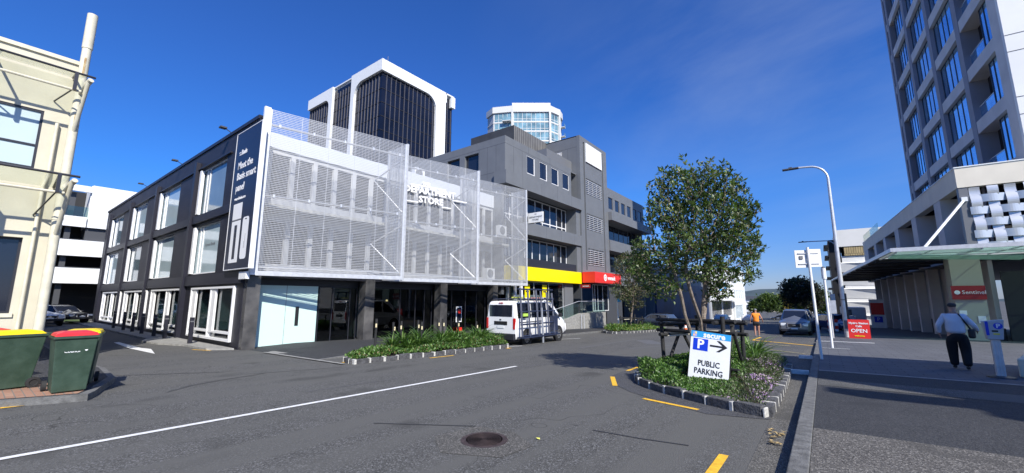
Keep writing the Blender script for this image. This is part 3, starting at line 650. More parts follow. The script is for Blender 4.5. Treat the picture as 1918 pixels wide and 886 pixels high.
mb = MB(); mb.box((-19.9, 24.5, 4.2), (-18.7, 35.65, 4.9)); mb.build('black_band', M_STEELD, of)
# ground floor glazing under the fascia
mb = MB(); mb.box((-19.1, 24.5, -1.2), (-18.9, 35.8, .0), M_GREYL); mb.box((-27, 24.4, -1), (-26.9, 36, 3.2), M_GREYD); mb.box((-26.9, 24.5, -.1), (-19.1, 35.8, -.02), M_CONC); mb.box((-26.9, 24.5, 3.0), (-19.6, 35.8, 3.09), M_WHITE); mb.box((-19.2, 33.0, 0), (-18.9, 34.6, 3.1), M_GREYL); mb.build('ground_floor_wall', None, of)
gw = Wall((-19.05, 24.5), (0, 1), (1, 0))
gw.window(of, .1, 8.4, 0, 3.08, d=0, cols=[1.6, 3.6, 5.9], fm=M_GALV, gm=M_PANED, fw_=.06, name='shop_window')
for k, a in enumerate((2.3, 4.9)):
    mb = MB(); gw.box(mb, a, a+.7, 1.75, 2.85, .03, .04, M_YEL); gw.box(mb, a+.08, a+.62, 1.2, 1.75, .03, .038, M_WHITE); gw.box(mb, a+.12, a+.58, 2.2, 2.32, .041, .046, M_NAVY); p_ = mb.build('poster', None, of)
for a in (.5, 6.2): mb = MB(); gw.box(mb, a, a+1.0, .9, 2.6, -.5, -.48); mb.build('white_screen', M_WHITE, of)
# stair tower
sp = Wall((-18.45, 35.85), (0, 1), (1, 0))
sops = [(1.2, 5.0, 12.4, 14.1), (1.2, 5.0, 8.65, 10.35), (1.2, 5.0, 5.0, 6.75)]
mb = MB(); sp.skin(mb, 0, 6.5, 4.25, 18.4, [(.75, 1.05, 4.5, 17.9), (5.2, 5.5, 4.5, 17.9)]+sops, th=.35, m=M_GREY)
mb.box((-22.9, 35.86, 3.2), (-18.8, 36.1, 18.4)); mb.box((-22.9, 42.1, 3.2), (-18.8, 42.34, 18.4)); mb.box((-22.9, 35.86, 18.3), (-18.8, 42.34, 18.39)); mb.box((-22.9, 36.1, 3.2), (-22.7, 42.1, 18.3)); mb.build('stair_tower', None, of)
mb = MB(); sp.box(mb, .74, 5.51, 4.4, 18, -.36, -.5); mb.build('tower_backing', M_GREYD, of)
ss = Wall((-18.45, 35.86), (-1, 0), (0, -1)); joints(of, ss, [(0, 4.4, 17.2), (0, 4.4, 14.2), (0, 4.4, 10.2)], [(1.4, 4.5, 17.2)])
mb = MB(); ss.box(mb, 2.05, 3.3, 15.8, 17.0, .002, .05, M_GREYL)
for k in range(8): ss.box(mb, 2.1, 3.25, 15.85+k*.145, 15.93+k*.145, .05, .09, M_WHITEF)
mb.build('side_louvre', None, of)
mb = MB(); sp.box(mb, 1.25, 5.0, 15.85, 17.9, .005, .12); mb.build('blank_sign_panel', M_WHITE, of)
for o_ in sops:
    w_ = sp.window(of, *o_, d=-.2, cols=4, fm=M_WHITEF, gm=M_GLD, fw_=.05, name='louvre_window')
    mb = MB()
    for k in range(8):
        z = o_[2]+.08+k*(o_[3]-o_[2]-.1)/8; sp.box(mb, o_[0]+.05, o_[1]-.05, z, z+.055, -.09, .02)
    mb.build('louvre_blades', M_GALV, w_)
# plant room on the roof
mb = MB(); mb.box((-28.2, 30.0, 14.2), (-22.5, 38.5, 18.5)); mb.build('plant_room', brickmat('ribbed_cladding', (.17, .165, .155), (.18, .175, .165), (.05, .05, .05), .32, 50, .05, vertical='y', rough=.5), of)
mb = MB(); mb.box((-22.45, 31, 14.3), (-19.4, 35.8, 15.7)); mb.build('roof_upstand', M_GREYL, of)
# red entrance canopy
rc = MB(); rc.box((-18.44, 35.7, 3.2), (-17.1, 42.0, 4.25)); r_ = rc.build('red_canopy', M_RED, of, bevel=.01)
mb = MB(); cT = frameT((-17.085, 38.0, 3.75), (0, 1, 0), (1, 0, 0)); mb.lathe([(.34, 0), (.34, .01)], 24, T=cT); mb.build('logo_disc', M_TXTW, r_); 
mb = MB(); mb.lathe([(.2, 0.011), (.2, .016)], 20, T=cT); mb.build('logo_ring', M_RED, r_); mb = MB(); mb.lathe([(.13, 0.017), (.13, .02)], 20, T=cT); mb.build('logo_centre', M_TXTW, r_)
text('lettering', 'womack', .56, M_TXTW, frameT((-17.085, 38.55, 3.73), (0, 1, 0), (1, 0, 0)), r_, bold=.02, align='LEFT')
hb = MB(); hb.box((-18.3, 35.0, 2.68), (-17.3, 35.08, 3.02)); h_ = hb.build('hanging_sign', mat('dark_red', (.25, .01, .015), .4), of)
text('lettering', 'womack', .2, M_TXTW, frameT((-17.75, 34.99, 2.86), (1, 0, 0), (0, -1, 0)), h_)
mb = MB(); mb.box((-21.9, 35.9, -1), (-21.8, 42, 3.2), M_BLACK); mb.box((-22, 35.86, -1.2), (-18.7, 36.05, 3.2), M_GREYD); mb.box((-18.9, 38.4, -1.2), (-18.7, 42.4, .4), M_GREYD); mb.build('porch', None, of)
pw = Wall((-18.8, 38.5), (0, 1), (1, 0)); pw.window(of, 0, 3.8, .4, 3.15, d=0, cols=[.5, 1.2, 2.4], gm=M_GLD, fw_=.06)
# white upstand columns by the van
for yy in (24.7, 25.5): mb = MB(); mb.box((-18.55, yy, g(-18, yy)), (-18.4, yy+.16, 3.1)); mb.build('white_post', M_WHITEF, of)

# concrete access ramp with glass balustrade and handrail
rp = thing('access_ramp', 'pale concrete access ramp wall with glass balustrade before the entrance', 'ramp', G(-16.6, 27))
RT = lambda y: -.22+(y-27)*.16 if y < 31.2 else .45
mb = MB(); ys = [26.6, 28.5, 31.2, 36.5]
for a, b in zip(ys[:-1], ys[1:]):
    zb = lambda y: g(-16.6, y)-.2
    mb.add([(-16.4, a, zb(a)), (-16.4, b, zb(b)), (-16.4, b, RT(b)), (-16.4, a, RT(a)), (-16.62, a, zb(a)), (-16.62, b, zb(b)), (-16.62, b, RT(b)), (-16.62, a, RT(a))], [(0, 1, 2, 3), (7, 6, 5, 4), (3, 2, 6, 7), (0, 3, 7, 4), (1, 5, 6, 2), (0, 4, 5, 1)])
mb.box((-18.4, 36.3, g(-17, 36.4)-.2), (-16.4, 36.5, .45)); mb.box((-18.6, 31.3, -.9), (-16.62, 36.3, -.05))
mb.build('ramp_wall', M_CONC, rp)
mb = MB()
for a, b in ((26.7, 28.7), (28.8, 31.1), (31.35, 33.7), (33.8, 36.4)):
    mb.add([(-16.5, a, RT(a)+.02), (-16.5, b, RT(b)+.02), (-16.5, b, RT(b)+.95), (-16.5, a, RT(a)+.95), (-16.515, a, RT(a)+.02), (-16.515, b, RT(b)+.02), (-16.515, b, RT(b)+.95), (-16.515, a, RT(a)+.95)], [(0, 1, 2, 3), (7, 6, 5, 4), (3, 2, 6, 7), (0, 3, 7, 4), (1, 5, 6, 2), (0, 4, 5, 1)])
mb.build('glass_balustrade', M_BALU, rp)
mb = MB()
for yy in (26.65, 31.22): mb.tube([(-16.3, yy, g(-16.3, yy)), (-16.3, yy, g(-16.3, yy)+1.0+.3*(yy > 30))], .025, 6)
mb.tube([(-16.55, 26.6, RT(26.6)+1.0), (-16.55, 31.2, RT(31.2)+1.0), (-16.55, 36.4, RT(36.4)+1.0)], .022, 6)
mb.tube([(-16.2, 31.0, g(-16.3, 31)), (-16.2, 31.0, .3), (-16.2, 31.5, .3), (-16.2, 31.5, g(-16.3, 31.5))], .025, 6); mb.build('handrail', M_GALV, rp)
bs = thing('blade_sign', 'small white rectangular sign projecting from the end of the mesh front', 'sign', (-17.1, 24.9, 7.8))
mb = MB(); mb.box((-17.35, 24.95, 7.35), (-16.02, 25.05, 8.12)); mb.build('sign_face', M_WHITE, bs); mb = MB(); mb.box((-17.4, 25.051, 7.32), (-15.97, 25.12, 8.16)); mb.box((-18.3, 24.98, 7.5), (-17.4, 25.1, 7.9)); mb.build('sign_frame', M_BLACK, bs)
for s_, z, sz in (('THE', 7.98, .1), ('DEPARTMENT', 7.76, .19), ('STORE', 7.55, .19)): text('lettering', s_, sz, M_TXTK, frameT((-16.68, 24.945, z), (1, 0, 0), (0, -1, 0)), bs)

# ------------------------------------------------ right wing in the shade
wg_ = thing('office_wing', 'lower grey office block beyond the stair tower, half hidden by the tree', 'building', G(-19, 43))
Wg = Wall((-18.6, 42.4), (0, 1), (1, 0))
mb = MB(); oo = [(k, k+1.3, 11.9, 13.3) for k in (.5, 2.4, 4.3, 6.2, 8.1, 10)]
Wg.skin(mb, 0, 12.1, 11.4, 14.36, oo, th=.3, m=M_GREY); mb.box((-32, 54.2, -2), (-18.9, 54.5, 14.3), M_GREY); mb.box((-32, 42.4, 14.2), (-18.9, 54.2, 14.3), M_GREY); mb.build('top_wall', None, wg_)
for o_ in oo: Wg.window(wg_, *o_, d=-.1, gm=M_GLD, fm=M_GREYL, fw_=.04)
for (z0, z1) in ((10.45, 11.4), (7.0, 8.2)):
    mb = MB(); mb.box((-20.2, 42.35, z0), (-18.0 if z0 > 8 else -18.3, 55.6, z1)); mb.build('balcony_band', M_GREY, wg_)
r2 = Wall((-19.8, 42.4), (0, 1), (1, 0))
r2.window(wg_, 0, 12, 8.2, 10.45, d=0, cols=8, gm=M_GLD, fm=M_GREYL, name='ribbon_window'); r2.window(wg_, 0, 12, 4.6, 7.0, d=0, cols=8, gm=M_GLD, fm=M_GREYL, name='ribbon_window')
mb = MB(); mb.box((-19.7, 42.4, 3.2), (-18.6, 55, 4.6), M_GREY); mb.box((-19.3, 42.4, -2), (-18.9, 46.5, 3.2), M_GREYD); mb.box((-22, 46.5, -2), (-21.8, 55, 3.2), M_BLACK); mb.build('base_wall', None, wg_)
# ------------------------------------------------ hotel on the right
HA = R(2.5); HO = Vector((7.0, 34.5, 0)); HU = Vector((-math.sin(HA), math.cos(HA), 0)); HV = Vector((math.cos(HA), math.sin(HA), 0))
def Hp(v, u, z): return HO+HV*v+HU*u+Vector((0, 0, z))
HM = Matrix(((HV.x, HU.x, 0, HO.x), (HV.y, HU.y, 0, HO.y), (0, 0, 1, 0), (0, 0, 0, 1)))
def HB(): return MB(HM)
ho = thing('hotel', 'tall precast hotel tower on a beige podium with woven metal panels', 'hotel', Hp(0, 0, -.8))
Hs = Wall(HO, HU, -HV); Hf = Wall(HO, HV, -HU)
PZ0, PZ1 = 8.15, 9.35
mb = HB(); mb.box((-.02, -.02, PZ0), (24, .5, PZ1), M_BEIGE); mb.box((-.02, .5, PZ0), (.5, 40, PZ1), M_BEIGE); mb.box((.5, .5, 9.0), (24, 40, 9.1), M_GREYL); mb.box((-.06, -.06, PZ1), (24, .55, PZ1+.06), M_WHITE); mb.box((-.06, .55, PZ1), (.5, 40, PZ1+.06), M_WHITE); mb.build('parapet', None, ho)
piers = [(3.75, 5.2), (10.4, 11.9), (17.2, 18.9), (23.8, 25.2), (30, 31.5), (36.5, 40)]
for a, b in piers: mb = HB(); mb.box((.0, a, 4.0), (1.4, b, PZ0)); mb.build('pier', M_BEIGES, ho)
mb = HB(); mb.box((.02, .02, 4.0), (.4, .4, PZ0)); mb.build('corner_post', M_GREYL, ho)
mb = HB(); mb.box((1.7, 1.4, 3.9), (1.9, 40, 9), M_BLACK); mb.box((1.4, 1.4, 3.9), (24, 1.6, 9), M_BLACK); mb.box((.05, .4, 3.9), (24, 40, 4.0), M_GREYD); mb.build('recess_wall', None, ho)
def weave(w, a0, a1, z0, z1, d, name='woven_metal_screen', pw=.69, bw=.44, m=None):
    mb = MB(); m = m or mat('brushed_band', (.62, .63, .63), .3, metal=.45, var=.06, vscale=2)
    def strip(horizontal, c, s0, s1, ph):
        n = int((s1-s0)/.10); pts = []
        for i in range(n+1):
            s = s0+(s1-s0)*i/n; off = .07*math.cos(math.pi*s/pw+ph); pts.append((s, off))
        for (sa, oa), (sb, ob) in zip(pts[:-1], pts[1:]):
            if horizontal: q = [w.P(sa, c-bw/2, d+oa), w.P(sb, c-bw/2, d+ob), w.P(sb, c+bw/2, d+ob), w.P(sa, c+bw/2, d+oa)]
            else: q = [w.P(c-bw/2, sa, d+oa), w.P(c+bw/2, sa, d+oa), w.P(c+bw/2, sb, d+ob), w.P(c-bw/2, sb, d+ob)]
            mb.add(q+[p-w.n*.012 for p in q], [(0, 1, 2, 3), (7, 6, 5, 4)])
    na = int((a1-a0)/pw); nz_ = int((z1-z0)/(pw*.86))
    for i in range(na+1):
        c = a0+.3+i*pw
        if c < a1: strip(False, c, z0, z1, math.pi*i-math.pi*z0/pw+0)
    for j in range(nz_+1):
        c = z0+.25+j*pw*1.0
        if c+bw/2 < z1+.2: strip(True, c, a0, a1, math.pi*(j+1)-math.pi*a0/pw-.3*math.pi)
    return mb.build(name, m, ho, smooth=True)
weave(Hf, .35, 10, 4.4, 8.1, .02)
for a, b in ((.4, 3.7), (5.25, 10.35), (11.95, 17.15), (18.95, 23.75), (25.3, 29.9)): weave(Hs, a, b, 4.2, 8.1, -1.2, m=M_PIER)
# lower storey in the shade of the canopy
for a in (5.0, 10.2, 14.3, 18.4, 22.5, 26.8, 31, 35.5): mb = HB(); mb.box((.15, a, -3), (.75, a+.55, 4.0), M_BEIGES); mb.build('colonnade_pier', None, ho)
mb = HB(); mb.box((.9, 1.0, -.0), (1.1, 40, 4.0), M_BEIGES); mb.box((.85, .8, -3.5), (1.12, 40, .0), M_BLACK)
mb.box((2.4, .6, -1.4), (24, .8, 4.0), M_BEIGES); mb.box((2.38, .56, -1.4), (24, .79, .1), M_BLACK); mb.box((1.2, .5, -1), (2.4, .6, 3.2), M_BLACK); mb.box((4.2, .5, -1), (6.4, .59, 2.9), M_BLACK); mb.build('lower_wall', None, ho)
mb = HB(); mb.box((-.9, -.1, -1.2), (.35, .9, 4.0)); mb.build('entrance_pier', mat('cream_precast', (.38, .36, .30), .7), ho)
mb = HB(); mb.box((-1.0, -.22, 1.62), (.35, -.105, 2.4), mat('hotel_red', (.33, .02, .02), .4)); rs = mb.build('red_sign', None, ho)
text('lettering', 'Sentinel', .3, M_TXTW, frameT(Hp(-.12, -.225, 2.02), HV, -HU), rs, ext=.002)
mb = MB(); mb.lathe([(.12, 0), (.12, .01)], 20, T=frameT(Hp(-.78, -.225, 2.02), HV, -HU)); mb.build('logo_disc', M_TXTW, rs)
mb = HB(); mb.box((-.8, -.14, .75), (-.5, -.102, 1.0)); mb.build('wall_plate', M_TXTW, ho); mb = HB(); mb.box((-.1, -.14, .3), (.2, -.102, .7)); mb.build('wall_plate', M_TXTW, ho)
# canopy
cn = HB(); cn.box((-4.1, -5.1, 4.12), (20, -4.98, 4.32), M_GALV); cn.box((-4.1, -4.98, 4.12), (-3.98, 38, 4.32), M_GALV); cn.box((-3.98, .1, 4.14), (-.0, 38, 4.26), M_STEELD); cn.box((-3.98, .0, 4.13), (20, .1, 4.3), M_GALV); ca = cn.build('canopy_frame', None, ho)
cn = HB(); cn.box((-3.95, -4.95, 4.2), (20, -.05, 4.215)); cn.build('canopy_glass', M_FROST, ca)
cn = HB()
for k in range(8): v = -3.9+k*3.1; cn.box((v, -4.95, 4.05), (v+.07, 0, 4.18)); cn.tube([(v+1.5, -4.9, 4.16), (v+1.5, -.1, 4.16)], .03, 6)
for u in (-3.3, -1.6): cn.tube([(-3.9, u, 4.1), (20, u, 4.1)], .03, 6)
cn.build('canopy_ribs', M_GALV, ca)
cn = HB(); cn.add([(-4.0, -4.9, 3.98), (1.0, -4.6, 3.72), (1.0, -2.9, 3.62), (-4.0, -3.4, 3.9), (-4.0, -4.9, 3.96), (1.0, -4.6, 3.70), (1.0, -2.9, 3.60), (-4.0, -3.4, 3.88)], [(0, 1, 2, 3), (7, 6, 5, 4), (0, 4, 5, 1), (2, 6, 7, 3), (1, 5, 6, 2), (3, 7, 4, 0)]); cn.build('lower_glass_panel', M_FROST, ca)
for k in range(11): cn = HB(); u = 1+k*3.6; cn.box((-3.95, u, 4.0), (0, u+.12, 4.13)); cn.build('soffit_beam', M_STEELD, ca)
cn = HB(); cn.tube([(.18, .0, 7.4), (-2.4, -2.6, 4.35)], .07, 10); cn.box((.05, -.12, 7.3), (.3, .02, 7.55)); cn.build('canopy_strut', M_WHITE, ca)
# tower
TU = [.6, 6.7, 12.7, 18.9, 25.05]; FZ = 3.86; Z0 = 12.98
tv = 3.0; Ts = Wall(Hp(tv, 0, 0), HU, -HV)
nf = 10; ZT = Z0+FZ*nf
pr = HB(); pr.box((tv+.9, 1.2, 9), (20, 26.2, ZT), M_BLACK); pr.build('tower_core', None, ho)
for u0 in TU[1:]: mb = HB(); mb.box((tv-.03, u0-.4, 9.1), (tv+.9, u0+.4, ZT)); mb.build('tower_pier', M_PIER, ho)
mb = HB(); mb.box((tv-.03, 25.9, 9.1), (tv+.9, 26.5, ZT)); mb.build('tower_pier', M_PIER, ho)
mb = HB(); mb.box((tv, .6, 9.1), (tv+.9, 1.7, ZT)); mb.build('corner_pier', M_BEIGES, ho)
M_PRE = mat('white_precast', (.80, .80, .77), .7, var=.04, vscale=.6)
hf = HB(); hf.box((tv+.001, .3, 9.1), (20, .599, ZT), M_PRE)
for k in range(nf+1): hf.box((tv-.002, .285, Z0+FZ*k-.9), (20, .299, Z0+FZ*k-.87), M_GREYD); hf.box((tv-.002, .285, Z0+FZ*k+.15), (20, .299, Z0+FZ*k+.18), M_GREYD)
hf.build('end_wall', None, ho)
for k in range(-1, nf):
    zb = Z0+FZ*k
    if zb+.86 > 9.2:
        for j in range(len(TU)):
            ua = TU[j]+(.4 if j else 1.1); ub = (TU[j+1]-.4) if j < 4 else 25.9
            if zb > 9.2 or zb+.86 > 9.3:
                mb = HB(); mb.box((tv+.002, ua, max(zb, 9.1)), (tv+.88, ub, zb+.86)); mb.build('spandrel', M_BEIGES, ho)
    for j in range(4):
        ua = TU[j]+(.4 if j else 1.1); ub = TU[j+1]-.4; z0 = max(9.3, zb+.86); z1 = zb+FZ
        if k >= 7: pass
        if j == 0:
            um = ua+2.0
            Ts.window(ho, ua, um, z0, z1, d=-.30, cols=3, fm=M_STEELD, gm=M_GLB, fw_=.04)
            bz = HB(); bz.box((tv+.3, um+.02, z0), (tv+.34, ub, z0+1.05)); bz.build('balcony_glass', M_GLB, ho)
            bz = HB(); bz.box((tv+.28, um, z0+1.05), (tv+.36, ub, z0+1.1)); bz.build('balcony_rail', M_GALV, ho)
        else:
            Ts.window(ho, ua, ub-(.9 if j == 3 else 0), z0, z1, d=-.30, cols=5, fm=M_STEELD, gm=M_GLB, fw_=.035)
for k in range(4, 8):
    Wf = Wall(Hp(4.0, .3, 0), HV, -HU); Wf.window(ho, 0.35, 3.2, Z0+FZ*(k-2)+1.2-.2, Z0+FZ*(k-1)-1.1, d=.03, gm=M_GLB, fw_=.05)
# roof garden rail on the podium
gr_ = HB(); gr_.box((.1, 28, 9.42), (.14, 39.8, 10.4)); gr_.build('roof_glass_rail', M_GRNG, ho)

# ------------------------------------------------ cream building on the left
cb = thing('cream_building', 'cream rendered two storey building with pipes and steel glass awnings', 'building', G(-18.4, 1))
Cw = Wall((-18.4, 1.25), (0, -1), (1, 0))
co = [(.60, 4.4, 5.5, 7.32), (.56, 4.0, 1.25, 3.42)]
mb = MB(); Cw.skin(mb, 0, 14, g(-18.4, 1)-.2, 9.1, co, th=.35, m=M_CREAM); mb.box((-40, .95, -.6), (-18.75, 1.25, 9.1), M_CREAM); mb.box((-40, -13, 8.5), (-18.75, .7, 8.6), M_GREYL); mb.build('rendered_wall', None, cb)
mb = MB(); Cw.box(mb, -.04, 14, 9.08, 9.2, -.4, .06); mb.build('coping', M_CREAMP, cb)
Cw.window(cb, *co[0], d=-.08, rows=(6.22,), cols=[2.2], fm=M_STEELD, gm=mat('blinds_glass', (.50, .60, .60), .12, spec=.4, var=.04, vscale=1), fw_=.06)
Cw.window(cb, *co[1], d=-.2, fm=M_STEELD, gm=M_GLD, fw_=.06)
mb = MB(); Cw.box(mb, .5, 4.1, 1.14, 1.25, -.1, .05); mb.build('sill', M_CREAMP, cb)
mb = MB(); mb.tube([(-21, -2.2, .9), (-19.5, -1.2, 1.4), (-19, -.2, 1.6)], [.25, .3, .2], 8); mb.build('shop_interior', mat('tan_figure', (.5, .3, .16), .6), cb)
pp = MB(); px_ = -18.12; py_ = 1.27
pp.tube([(px_, py_, -.35), (px_, py_, 9.6)], .112, 16); pp.tube([(px_, py_, 9.6), (px_, py_, 10.8)], .128, 16); pp.tube([(px_, py_, 4.0), (px_, py_, 4.08)], .125, 16); pp.build('standpipe', M_CREAMP, cb, smooth=True)
pp = MB(); pp.tube([(-18.3, .88, -.3), (-18.3, .88, 5.0), (-18.3, .94, 5.3), (-18.3, .94, 7.0)], .045, 10); pp.build('downpipe', M_CREAMP, cb, smooth=True)
for (z, dz_) in ((7.3, .5), (9.2, .6)): pp = MB(); pp.box((px_+.095, py_-.03, z-dz_), (px_+.1155, py_+.02, z+.05)); pp.build('rust_streak', M_RUST, cb)
def awning(z, xo, z_in, lab, dark=True):
    aw = MB(); aw.tube([(xo, 1.5, z), (xo, -9, z)], .035, 8, M_STEELD); aw.build('awning_rail', None, cb)
    aw = MB(); gz = [(xo, 1.35, z-.02), (xo, -9, z-.02), (-18.35, -9, z_in), (-18.35, 1.2, z_in)]; aw.add(gz+[(x, y, q-.012) for x, y, q in gz], [(0, 1, 2, 3), (7, 6, 5, 4)]); aw.build('awning_glass', M_GRNG if False else glassmat('awning_glass', (.93, .95, .92), .97), cb)
    aw = MB()
    for yy in (1.1, -.45, -2.0, -3.6, -5.2): aw.tube([(xo, yy, z), (-18.35, yy, z_in)], .035, 6); aw.box((xo-.04, yy-.04, z-.55), (xo+.04, yy+.04, z)); aw.tube([(xo, yy, z-.5), (-18.38, yy-.3, z_in-.9)], .022, 5)
    aw.build('awning_ribs', M_STEELD, cb)
    aw = MB(); aw.tube([(xo-.1, 1.25, z-.52), (xo-.1, -9, z-.52)], .04, 8); aw.tube([(xo+.02, 1.36, z-.2), (px_, py_, z-1.75)], .055, 10); aw.tube([(xo, 1.36, z-.2), (px_, py_, z-.42)], .05, 10); aw.tube([(xo+.1, 1.4, z-.14), (xo-.12, 1.34, z-.25)], .07, 12); aw.build('awning_tubes', M_CREAMP, cb, smooth=True)
awning(8.42, -17.35, 8.6, '')
awning(5.2, -17.1, 5.0, '')

# ------------------------------------------------ car park building at the end of the side street
cp = thing('car_park_building', 'white multi storey car park building at the end of the side street', 'building', (-58, 4, -.5))
mb = MB()
M_W2 = M_WHITE
for (y0, y1, z0, z1) in ((-30, 22, 3.13, 4.6), (-30, 22, 5.76, 7.3), (-30, 5.9, 8.6, 9.6), (6.0, 22, 8.6, 12.85), (-30, 5.99, 12.1, 12.7)): mb.box((-57.3, y0, z0), (-57, y1, z1))
mb.box((-80, 5.95, 8.6), (-57.31, 6.2, 12.84)); mb.build('white_band', M_W2, cp)
mb = MB(); mb.box((-60.5, -30, -.6), (-60.3, 22, 12.6), M_BLACK); mb.box((-80, -30, 9.0), (-57.35, 22, 9.1), M_GREYD); mb.box((-60.3, -30, 4.6), (-57.31, 22, 4.7), M_GREYD); mb.box((-60.3, -30, 7.3), (-57.31, 22, 7.4), M_GREYD); mb.box((-60.2, 5.96, 7.3), (-57.32, 22, 8.59), M_GREYD); mb.build('dark_decks', None, cp)
for yy in (-4, 1.5, 4.6, 9): mb = MB(); mb.box((-58, yy, -1), (-57.6, yy+.4, 12)); mb.build('column', M_GREYD, cp)
mb = MB(); mb.box((-57.2, -20, 9.6), (-57.17, 5.9, 10.6)); mb.build('glass_balustrade', M_GRNG, cp)
mb = MB(); mb.box((-56.99, 10, 10.3), (-56.96, 12.2, 11.6)); mb.build('window', M_GLD, cp)
grid_sheet('grass_verge', -56, -50.5, 5.2, 6.4, .1, mat('lawn', (.07, .11, .03), .9, var=.4, vscale=20), side=1)

# ------------------------------------------------ dark glass office tower
gt = thing('glass_tower', 'black glass office tower with white arched concrete frame', 'tower', (-98, 65, -3))
Tx, Ty = -80., 53.6; TW, TD = 35.1, 23.3; TZ = 59.2
mb = MB(); mb.box((Tx-TW, Ty, -3), (Tx, Ty+TD, TZ-1.0)); mb.build('glass_body', mat('tower_glass', (.007, .009, .018), .12, spec=.35, var=.5, vscale=.15), gt)
Tf = Wall((Tx, Ty), (-1, 0), (0, -1)); Tr = Wall((Tx, Ty), (0, 1), (1, 0))
mb = MB(); a = 1.2
while a < TW: Tf.box(mb, a-.04, a+.04, 0, TZ-2, .003, .2); a += 1.35
a = 1.2
while a < TD: Tr.box(mb, a-.04, a+.04, 0, TZ-2, .003, .2); a += 1.35
mb.build('mullions', mat('mullion_grey', (.10, .10, .12), .5), gt)
mb = MB(); z = 3
while z < TZ-3: Tf.box(mb, 0, TW, z-.08, z+.08, .001, .08); Tr.box(mb, 0, TD, z-.08, z+.08, .001, .08); z += 3.5
mb.build('floor_lines', M_BLACK, gt)
def arch(w, mb, a0, a1, zt, r=3.5, d0=0, d1=.7):     # spandrel fillet in the upper corner (a0 side of opening at a0)
    s = 1 if a1 > a0 else -1; pts = [(a0, zt)]
    for t in range(0, 91, 15): pts.append((a0+s*(r-r*math.sin(R(t))), zt-r+r*math.cos(R(t))) if False else (a0+s*(r-r*math.cos(R(t))), zt-r+r*math.sin(R(t))))
    n = len(pts); vs = [w.P(p, q, d0) for p, q in pts]+[w.P(p, q, d1) for p, q in pts]
    mb.add(vs, [tuple(range(n)), tuple(range(2*n-1, n-1, -1))]+[(i, (i+1) % n, n+(i+1) % n, n+i) for i in range(n)])
mb = MB()
Tf.box(mb, -.7, 12.6, TZ-2.9, TZ, -.5, .7); Tf.box(mb, 11.1, 12.6, -3, TZ-2.9, -.5, .7)
Tf.box(mb, 21.8, TW+.2, TZ-2.9, TZ+.1, -.5, .7); Tf.box(mb, 21.8, 23.5, -3, TZ-2.9, -.5, .7); Tf.box(mb, 12.6, 21.8, TZ-.35, TZ, -.5, .3)
Tr.box(mb, .5, 20.6, TZ-2.9, TZ-.003, -.5, .7); Tr.box(mb, 16.8, 20.3, -3, TZ-2.9, -.5, .7); Tr.box(mb, 20.3, TD+.2, TZ-.4, TZ, -.5, .7); Tr.box(mb, 22.3, TD+.4, TZ-3.6, TZ-.4, -.5, .9)
arch(Tf, mb, 11.1, 5, TZ-2.89); arch(Tf, mb, 23.5, 30, TZ-2.89, r=2.2); arch(Tr, mb, 16.8, 10, TZ-2.89)
mb.box((Tx-TW+.1, Ty+.3, TZ-1.2), (Tx-.3, Ty+TD-.2, TZ-.5)); mb.build('white_frame', M_WHITE, gt)
for k, (a, h) in enumerate(((23.2, 1.3), (18.5, 1.5), (14, .8), (9.5, .6))): mb = MB(); mb.box((Tx-a-.5, Ty+1, TZ-.4), (Tx-a+.5, Ty+2, TZ+h)); mb.build('roof_vent', M_GREYL, gt)
for a, h in ((6, 2.8), (2.5, 3.6)): mb = MB(); mb.tube([(Tx-a, Ty+3, TZ-.5), (Tx-a, Ty+3, TZ+h)], .07, 5); mb.build('antenna', M_GREYL, gt)

# ------------------------------------------------ far apartment tower
fh = Vector((-math.sin(YAW), math.cos(YAW), 0)); rh = Vector((math.cos(YAW), math.sin(YAW), 0))
D = 118.
def al(px, py, D=D):
    r = Vector(ray(px, py)); t = D/(r.dot(fh)); p = r*t; return p.dot(rh), CH+p.z
at = thing('apartment_tower', 'distant white apartment tower with blue green glass and faceted plan', 'tower', tuple(fh*D+rh*4)[:2]+(-4,))
fac = [(al(912, 205)[0], 4.5), (al(924, 205)[0], 1.2), (al(960, 205)[0], 0), (al(1030, 205)[0], 0), (al(1048, 205)[0], 2.6), (al(1055, 205)[0], 5.5), (al(1055, 205)[0], 18), (al(912, 205)[0], 18)]
P = [(fh*(D+d)+rh*a) for a, d in fac]
mb = MB(); mb.prism([(p.x, p.y) for p in P], -4, al(985, 199)[1]-1.6); mb.build('core', mat('apt_white', (.6, .6, .58), .6), at)
M_APG = mat('apartment_glass', (.16, .28, .33), .08, spec=.8, var=.5, vscale=.4)
zt = al(985, 199)[1]
for i, (p, q) in enumerate(zip(P[:6], P[1:7])):
    u = (q-p); L_ = u.length; u = u.normalized(); n = Vector((u.y, -u.x, 0)); w = Wall((p.x, p.y), (u.x, u.y), (n.x, n.y))
    mb = MB(); w.box(mb, -.15, L_+.15, zt-2.0, zt+(.9 if i == 2 else 0), -.3, .45)
    for k in range(1, 9): w.box(mb, -.1, L_+.1, zt-2-3.1*k-.15, zt-2-3.1*k+.15, -.1, .12)
    if i in (1, 2, 3): w.box(mb, L_-.3, L_+.3, 10, zt, -.1, .5)
    mb.build('white_frame', MT['apt_white'], at)
    if i == 0: continue
    for k in range(0, 7):
        z1 = zt-2.15-3.1*k; w.window(at, .3, L_-.3, z1-2.8, z1, d=.0, cols=max(2, int(L_/1.4)), rows=(z1-2.0,), fm=MT['apt_white'], gm=M_APG, fw_=.12)
    if i in (1, 4):
        for k in range(0, 6): z1 = zt-5.2-3.1*k; mb = MB(); w.box(mb, .5*L_, L_*.95, z1, z1+.2, .2, 1.4, MT['apt_white']); w.box(mb, .5*L_, L_*.95, z1+.2, z1+1.1, 1.36, 1.4, M_APG); mb.build('balcony', None, at)

